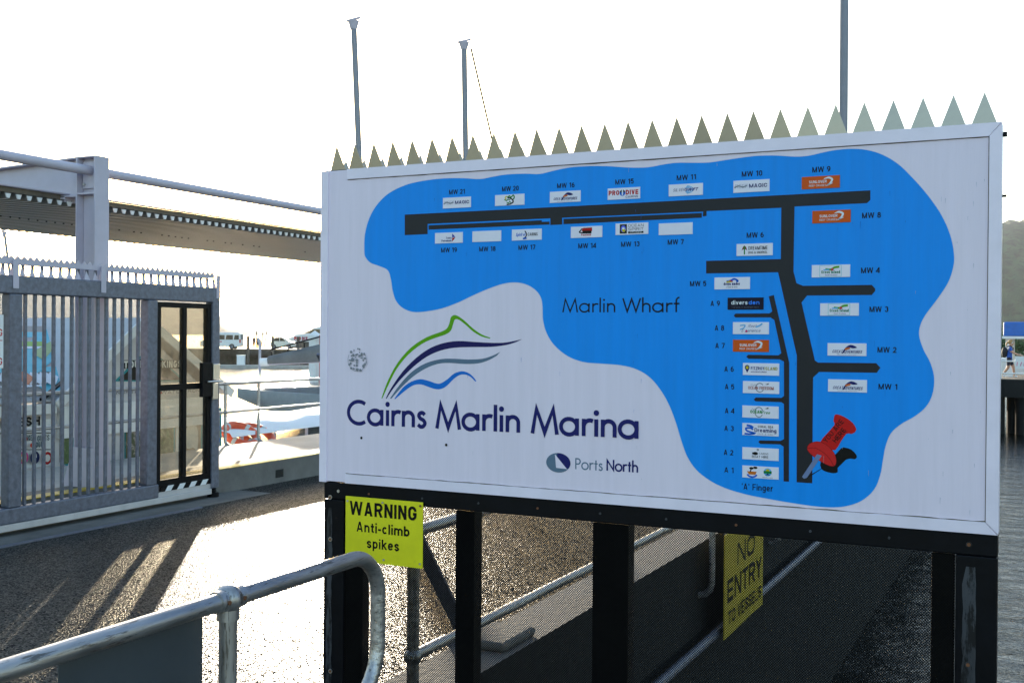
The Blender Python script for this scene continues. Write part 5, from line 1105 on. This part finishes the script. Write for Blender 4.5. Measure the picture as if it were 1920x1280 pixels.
# channel pile with white cone
p = FWp(590, 690, 95); pc = thing('capped_pile', 'white square pile with pointed cap beside the board edge', 'pile', (p.x, p.y, WZ))
t = FWp(590, 637, 95)
boat_part(pc, MB().box((-.36, -.36, -1), (.36, .36, t.z-WZ)), 'shaft', M_WHITE)
hc = t.z-WZ
boat_part(pc, MB().add([(-.44, -.44, hc), (.44, -.44, hc), (.44, .44, hc), (-.44, .44, hc), (-.44, -.44, hc+.38), (.44, -.44, hc+.38), (.44, .44, hc+.38), (-.44, .44, hc+.38), (0, 0, hc+.82)], [(3,2,1,0),(0,1,5,4),(1,2,6,5),(2,3,7,6),(3,0,4,7),(4,5,8),(5,6,8),(6,7,8),(7,4,8)]), 'cap', M_WHITE)
p = FWp(600, 690, 94); o = MB().tube([(p.x, p.y, WZ-1), (p.x, p.y, FWp(600, 630, 94).z)], .08, 12).tube([(p.x, p.y, FWp(600, 630, 94).z), (p.x, p.y, FWp(600, 628, 94).z)], .10, 12).build('marker_post', M_REDS); tag(o, 'thin red marker post next to the white capped pile', 'post')
p = FWp(487, 690, 110); o = MB().tube([(p.x, p.y, WZ-1), (p.x, p.y, FWp(487, 637, 110).z)], [.15, .12], 12).tube([(p.x, p.y, FWp(487, 637, 110).z), (p.x, p.y, FWp(487, 636, 110).z)], .14, 12).build('marker_post', M_GREY); tag(o, 'pale slim post in the water before the far wharf', 'post')
p = FWp(452, 678, 132); pu = MB().obox((p.x, p.y, WZ+.75), fd, fb, (0, 0, 1), (.45, .3, .75)).obox((p.x, p.y, WZ+1.55), fd, fb, (0, 0, 1), (.5, .35, .05)).build('service_box', M_WHITE); tag(pu, 'small white cabinet on the low landing below the van', 'cabinet')
p = FWp(470, 684, 131); struct(MB().obox((p.x, p.y, WZ+.2), fd, fb, (0, 0, 1), (9, 1.2, .2)).build('landing_pontoon', M_CONC))
fe = local_root('dive_ferry', 'white catamaran ferry with red and blue lettering beyond the far wharf', 'ferry', 640, 660, 170)
fe.location.z = WZ
fz = {y: FWp(560, y, 168).z-WZ for y in (614, 617, 625, 637, 655)}
L0 = (FWp(531, 640, 168)-WP[fe.name]).dot(fd)
boat_part(fe, side_prism([(L0, fz[637]-.3), (L0+2.2, fz[625]-.2), (L0+4.0, fz[625]), (20, fz[625]), (20, fz[637]-.1), (L0+.6, fz[637]-.3)], 3.4), 'upper_hull', M_WHITE, .05)
boat_part(fe, side_prism([(L0+1.0, fz[637]-.32), (20, fz[637]-.12), (20, .1), (L0+2.4, .1)], 3.2), 'lower_hull', M_TIMB)
boat_part(fe, side_prism([(L0+3.4, fz[625]+.02), (L0+4.8, fz[617]), (20, fz[617]), (20, fz[625]+.02)], 3.0), 'wheelhouse_windows', mat('bronze_glass', (.10, .08, .05), .2))
boat_part(fe, side_prism([(L0+4.4, fz[617]+.01), (L0+6, fz[614]+.2), (20, fz[614]+.25), (20, fz[617]+.01)], 3.1), 'wheelhouse_roof', M_WHITE)
mz = FWp(597, 596, 168).z-WZ
boat_part(fe, MB().tube([(L0+7.3, 0, fz[614]), (L0+7.6, 0, fz[614]+1), (L0+8.3, 0, mz)], [.35, .2, .06], 10).tube([(L0+6.2, 0, fz[614]+1.0), (L0+7.6, 0, fz[614]+.7)], .06, 8), 'radar_mast', M_WHITE)
t_ = Print(lambda u, v, l: (u, -3.46-l, v), .01); zt = fz[637]-.05
t_.text('PRO', L0+2.0, zt, 1.0, .55, ink((.75, .2, .15)), .03); t_.text('DIVE', L0+3.2, zt, 1.2, .55, ink((.6, .25, .35)), .03); t_.stroke([(L0+4.7, zt+.25), (L0+6.6, zt+.25)], .22, ink((.3, .35, .6)))
o = bpy.data.objects.new('lettering', t_.mb.mesh('lettering', t_.mats)); COL.objects.link(o); o.parent = fe
# crane-like poles behind the wharf
for px0_, py0_, px1_, py1_, lab in ((481, 644, 481, 621, 'upright mast far behind the wharf'), (494, 645, 500, 622, 'leaning boat mast left of the car'), (489, 645, 493, 624, 'pale leaning boat mast in the far harbour')):
    a = FWp(px0_, py0_+14, 190); b_ = FWp(px1_, py1_, 190)
    o = MB().tube([a, b_], [.12, .09], 8).tube([(b_-a)*.6+a-fd*.5, (b_-a)*.6+a+fd*.5], .04, 6).build('boat_mast', M_TIMB); tag(o, lab, 'mast', 'masts behind the far wharf')

# ================================================================== PEOPLE
def body(root, J, bones, mats, labels):
    """continuous body grown over a skeleton; each face takes the clothing of its nearest bone"""
    me = bpy.data.meshes.new('body'); names = list(J); me.from_pydata([J[n][0] for n in names], [(names.index(a), names.index(b)) for a, b, _ in bones], [])
    o = bpy.data.objects.new('tmp', me); COL.objects.link(o); sk_ = o.modifiers.new('skin', 'SKIN')
    for i, n in enumerate(names):
        sv = me.skin_vertices[0].data[i]; rr_ = J[n][1]; sv.radius = tuple(1.16*z_ for z_ in rr_) if isinstance(rr_, tuple) else (1.16*rr_, 1.16*rr_); sv.use_root = (n == 'pelvis')
    o.modifiers.new('sub', 'SUBSURF').levels = 2
    m2 = bpy.data.meshes.new_from_object(o.evaluated_get(bpy.context.evaluated_depsgraph_get())); bpy.data.objects.remove(o)
    for m_ in mats: m2.materials.append(m_)
    for p_ in m2.polygons:
        c_ = p_.center; best = 1e9
        for a, b, l in bones:
            A1, B1 = Vector(J[a][0]), Vector(J[b][0]); d = B1-A1; t = max(0, min(1, (c_-A1).dot(d)/d.length_squared)); q_ = (c_-A1-d*t).length-((lambda r_: max(r_) if isinstance(r_, tuple) else r_)(J[a][1])*(1-t)+(lambda r_: max(r_) if isinstance(r_, tuple) else r_)(J[b][1])*t)
            if q_ < best: best = q_; lab_ = l if not isinstance(l, tuple) else (l[0] if t < l[2] else l[1])
        p_.material_index = lab_; p_.use_smooth = True
    ob = bpy.data.objects.new('body', m2); COL.objects.link(ob); ob.parent = root; return ob
def walker(J2=None):
    J = {'pelvis': ((0, 0, .90), (.15, .12)), 'belly': ((.01, 0, 1.05), (.135, .11)), 'chest': ((.03, 0, 1.26), (.16, .125)), 'neck': ((.05, 0, 1.43), .055), 'head0': ((.07, 0, 1.50), (.075, .085)), 'head1': ((.085, 0, 1.60), (.085, .095)),
         'lsh': ((.03, .17, 1.36), .062), 'lel': ((.17, .21, 1.14), .042), 'lwr': ((.40, .20, 1.04), .030), 'lha': ((.48, .19, 1.03), .034),
         'rsh': ((.03, -.17, 1.36), .062), 'rel': ((.15, -.21, 1.15), .042), 'rwr': ((.38, -.19, 1.06), .030), 'rha': ((.46, -.18, 1.05), .034),
         'lhip': ((0, .09, .86), .095), 'lkn': ((.17, .09, .50), .062), 'lan': ((.22, .09, .09), .038), 'lto': ((.36, .10, .04), .036),
         'rhip': ((0, -.09, .86), .095), 'rkn': ((-.04, -.09, .47), .062), 'ran': ((-.27, -.09, .14), .038), 'rto': ((-.16, -.09, .035), .036)}
    bones = [('pelvis', 'belly', 1), ('belly', 'chest', 1), ('chest', 'neck', 1), ('neck', 'head0', 0), ('head0', 'head1', 0), ('chest', 'lsh', 1), ('lsh', 'lel', (1, 0, .6)), ('lel', 'lwr', 0), ('lwr', 'lha', 0),
             ('chest', 'rsh', 1), ('rsh', 'rel', (1, 0, .6)), ('rel', 'rwr', 0), ('rwr', 'rha', 0), ('pelvis', 'lhip', 2), ('lhip', 'lkn', (2, 0, .75)), ('lkn', 'lan', 0), ('lan', 'lto', 3), ('pelvis', 'rhip', 2), ('rhip', 'rkn', (2, 0, .75)), ('rkn', 'ran', 0), ('ran', 'rto', 3)]
    return J, bones
PYR = 54.6
pf = PY(PYR, 1892, 708)
DKZ = pf.z
pe = thing('person', 'walking person in blue shirt and dark shorts with black backpack on the wharf', 'person', (pf.x, PYR, DKZ))
J, bones = walker(); body(pe, J, bones, [M_SKIN, M_SHIRT, M_SHORT, M_WHITE], None)
def pp_(mb, nm, m_): o = bpy.data.objects.new(nm, mb.mesh(nm, m_)); COL.objects.link(o); o.parent = pe; return o
hm = MB().ball((.05, 0, 1.625), .115, 0, 16, 12, (1.0, .92, 1.05)); hm.tube([(-.05, 0, 1.63), (-.12, 0, 1.56), (-.13, 0, 1.42)], [.045, .04, .012], 8)
hm.v = [(min(v[0], .13-(1.60-v[2])*0.0) if v[2] > 1.60 else min(v[0], .06), v[1], v[2]) for v in hm.v]
pp_(hm, 'hair', M_HAIR)
pp_(MB().ball((.185, 0, 1.565), .022, 0, 8, 6), 'nose', M_SKIN)
for y in (-.035, .035): pp_(MB().ball((.165, y, 1.60), .012, 0, 8, 6), 'eye', M_WIND)
bpk = MB().ball((-.19, 0, 1.16), .21, 0, 16, 12, (.66, .85, 1.15)); pp_(bpk, 'backpack', M_PACK)
for y in (-.11, .11): pp_(MB().tube([(-.12, y, 1.40), (.02, y, 1.47), (.16, y, 1.36), (.14, y, 1.16), (-.06, y, 1.03)], .022, 8), 'backpack_strap', M_PACK)
for sgn, (hx, hy, hz_) in ((1, (.48, .19, 1.03)), (-1, (.46, -.18, 1.05))):
    for i in range(4):
        y = hy+(i-1.5)*.02; pp_(MB().tube([(hx+.01, y, hz_), (hx+.06-.006*abs(i-1), y, hz_-.005), (hx+.075-.006*abs(i-1), y, hz_-.045)], [.010, .009, .007], 6), 'finger', M_SKIN)
    pp_(MB().tube([(hx-.02, hy-sgn*.03, hz_), (hx+.03, hy-sgn*.055, hz_-.02)], [.011, .008], 6), 'thumb', M_SKIN)
# two far people on the far wharf
for px, lab in ((476, 'person in dark top standing on the far wharf beside a pile'), (484, 'person in pale blue top on the far wharf')):
    p = FWp(px, 654, 139.5); q_ = thing('person', lab, 'person', p)
    J, bones = walker()
    for s_, sg in (('l', 1), ('r', -1)):
        J[s_+'kn'] = ((.02, sg*.1, .48), .062); J[s_+'an'] = ((0, sg*.11, .08), .038); J[s_+'to'] = ((.12, sg*.12, .04), .036); J[s_+'el'] = ((.0, sg*.24, 1.1), .042); J[s_+'wr'] = ((.08, sg*.24, .88), .03); J[s_+'ha'] = ((.1, sg*.24, .8), .032)
    body(q_, J, bones, [M_SKIN, M_PACK if px == 476 else mat('pale_blue_cloth', (.3, .4, .55), .8), M_SHORT, M_PACK], None)

# ================================================================== WHARF at the end of the walkway (right edge of the picture)
tw = MB().box((-30, 52.9, DKZ-.5), (60, 60, DKZ)).build('t_wharf', M_TIMB); struct(tw)
for i in range(24):
    pass
fz1 = PY(52.8, 1890, 745).z
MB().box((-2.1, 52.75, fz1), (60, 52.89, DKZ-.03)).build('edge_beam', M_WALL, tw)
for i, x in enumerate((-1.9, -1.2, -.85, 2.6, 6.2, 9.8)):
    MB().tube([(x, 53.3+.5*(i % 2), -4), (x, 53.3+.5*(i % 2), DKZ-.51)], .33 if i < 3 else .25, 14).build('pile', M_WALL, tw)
MB().bar((-.6, 53.0, -1.0), (1.4, 53.0, -3.0), .2, .2).build('brace', M_WALL, tw)
wrl = thing('wharf_handrail', 'white tube rail along the wharf where the person walks', 'handrail', (0, 53.1, DKZ))
for py in (677, 700):
    z = PY(53.1, 1895, py).z; MB().tube([(-2, 53.1, z), (30, 53.1, z)], .035, 10).build('rail', M_WHITE, wrl)
for x in (-1.75, .6, 3, 5.4): MB().tube([(x, 53.1, DKZ), (x, 53.1, PY(53.1, 1895, 676).z)], .035, 10).build('post', M_WHITE, wrl)
sg_ = [PY(52.98, 1904, 668), PY(52.98, 1960, 692)]
wsn = thing('rail_banner', 'white banner with pink lettering on the wharf rail', 'banner', (sg_[0].x, 53, sg_[1].z))
MB().box((sg_[0].x, 52.97, sg_[1].z), (sg_[1].x, 52.99, sg_[0].z)).build('sheet', M_WHITE, wsn)
t_ = Print(lambda u, v, l: (u, 52.969-l, v), .003)
for q_ in range(9): t_.stroke([(sg_[0].x+.06+.14*q_, sg_[1].z+.12), (sg_[0].x+.08+.14*q_+.03*(q_ % 2), sg_[1].z+.30)], .035, ink((.85, .5, .62)))
t_.mb.v = t_.mb.v; t_.build('lettering', wsn)
aw = [PY(57, 1872, 604), PY(57, 1872, 630)]
awn = thing('blue_awning', 'shelter on the wharf with a blue fascia roof', 'shelter', (3, 57, DKZ))
MB().box((-1.75, 55.6, aw[1].z), (12, 59.5, aw[0].z)).build('roof', M_BLUEP, awn, bev=.06)
MB().box((-1.80, 55.55, aw[1].z-.12), (12.05, 59.55, aw[1].z-.005)).build('soffit', M_WHITE, awn)
for x in (-1.5, 4, 9.5):
    for y in (55.9, 59.2): MB().box((x-.16, y-.1, DKZ), (x+.16, y+.1, aw[1].z-.121)).build('post', M_WHITE, awn)
mbt = thing('white_motor_boat', 'white motor boat moored behind the wharf where the person walks', 'boat', (3.6, 64, WZ))
boat_part(mbt, hull(MB(), 13, 4, -.4, 2.4, sheer=.9), 'hull', M_WHITE)
boat_part(mbt, MB().loft([[(x, -1.5, 2.4), (x, -1.4, 2.4+h), (x, 1.4, 2.4+h), (x, 1.5, 2.4)] for x, h in ((-5, 1.2), (-1, 1.4), (1.0, 1.2), (3.0, .3))]), 'cabin', M_WHITE)
boat_part(mbt, MB().box((-4.5, -1.49, 2.9), (.2, 1.49, 3.35)), 'window', M_WIND)
place(mbt, R(172))
# shrubs on the bank behind
def bush(c, r_, n, lab):
    o = thing('bank_shrub', lab, 'shrub', c, 'shrubs on the bank behind the wharf'); C_ = Vector(c); mb = MB()
    MB().tube([C_, C_+Vector((0, 0, r_*.9))], [.25, .12], 8).build('trunk', M_TIMB, o)
    for _ in range(n):
        d = Vector((random.gauss(0, 1), random.gauss(0, 1), random.gauss(0, .8))).normalized()*random.random()**.4; p_ = C_+Vector((d.x*r_*1.3, d.y*r_, r_*.9+d.z*r_*.8))
        u = Vector((random.gauss(0, 1), random.gauss(0, 1), random.gauss(0, 1))).normalized(); v = u.orthogonal().normalized(); s_ = random.uniform(.14, .30)
        mb.add([p_-u*s_, p_+v*s_*.5, p_+u*s_, p_-v*s_*.5], [(0, 1, 2, 3)])
    mb.build('crown', M_LEAF, o)
for i in range(5):
    bush((-6+5*i, 150+random.uniform(-3, 3), -1.2), random.uniform(1.7, 2.2), 1500, ['leftmost leafy shrub on the bank under the hill', 'second leafy shrub from the board edge on the bank', 'third leafy shrub from the board edge on the bank', 'fourth leafy shrub from the board edge on the bank', 'rightmost leafy shrub on the bank under the hill'][i])
struct(MB().box((-30, 146, -3), (90, 170, -1.2)).build('bank', M_TIMB))

# ================================================================== HAZE: sea air between here and the hills
hzm = bpy.data.materials.new('haze'); hzm.use_nodes = True; ht_ = hzm.node_tree; ht_.nodes.remove(ht_.nodes['Principled BSDF'])
pv = ht_.nodes.new('ShaderNodeVolumePrincipled'); pv.inputs['Color'].default_value = (.92, .94, 1, 1); pv.inputs['Density'].default_value = .00003; pv.inputs['Anisotropy'].default_value = .55
ht_.links.new(pv.outputs[0], ht_.nodes['Material Output'].inputs['Volume'])
hzo = MB().box((-6100, -2100, -4.2), (6100, 6600, 420)).build('haze', hzm, org=(0, 0, 0)); tag(hzo, 'pale sea haze over the harbour and hills', 'haze', kind='stuff')
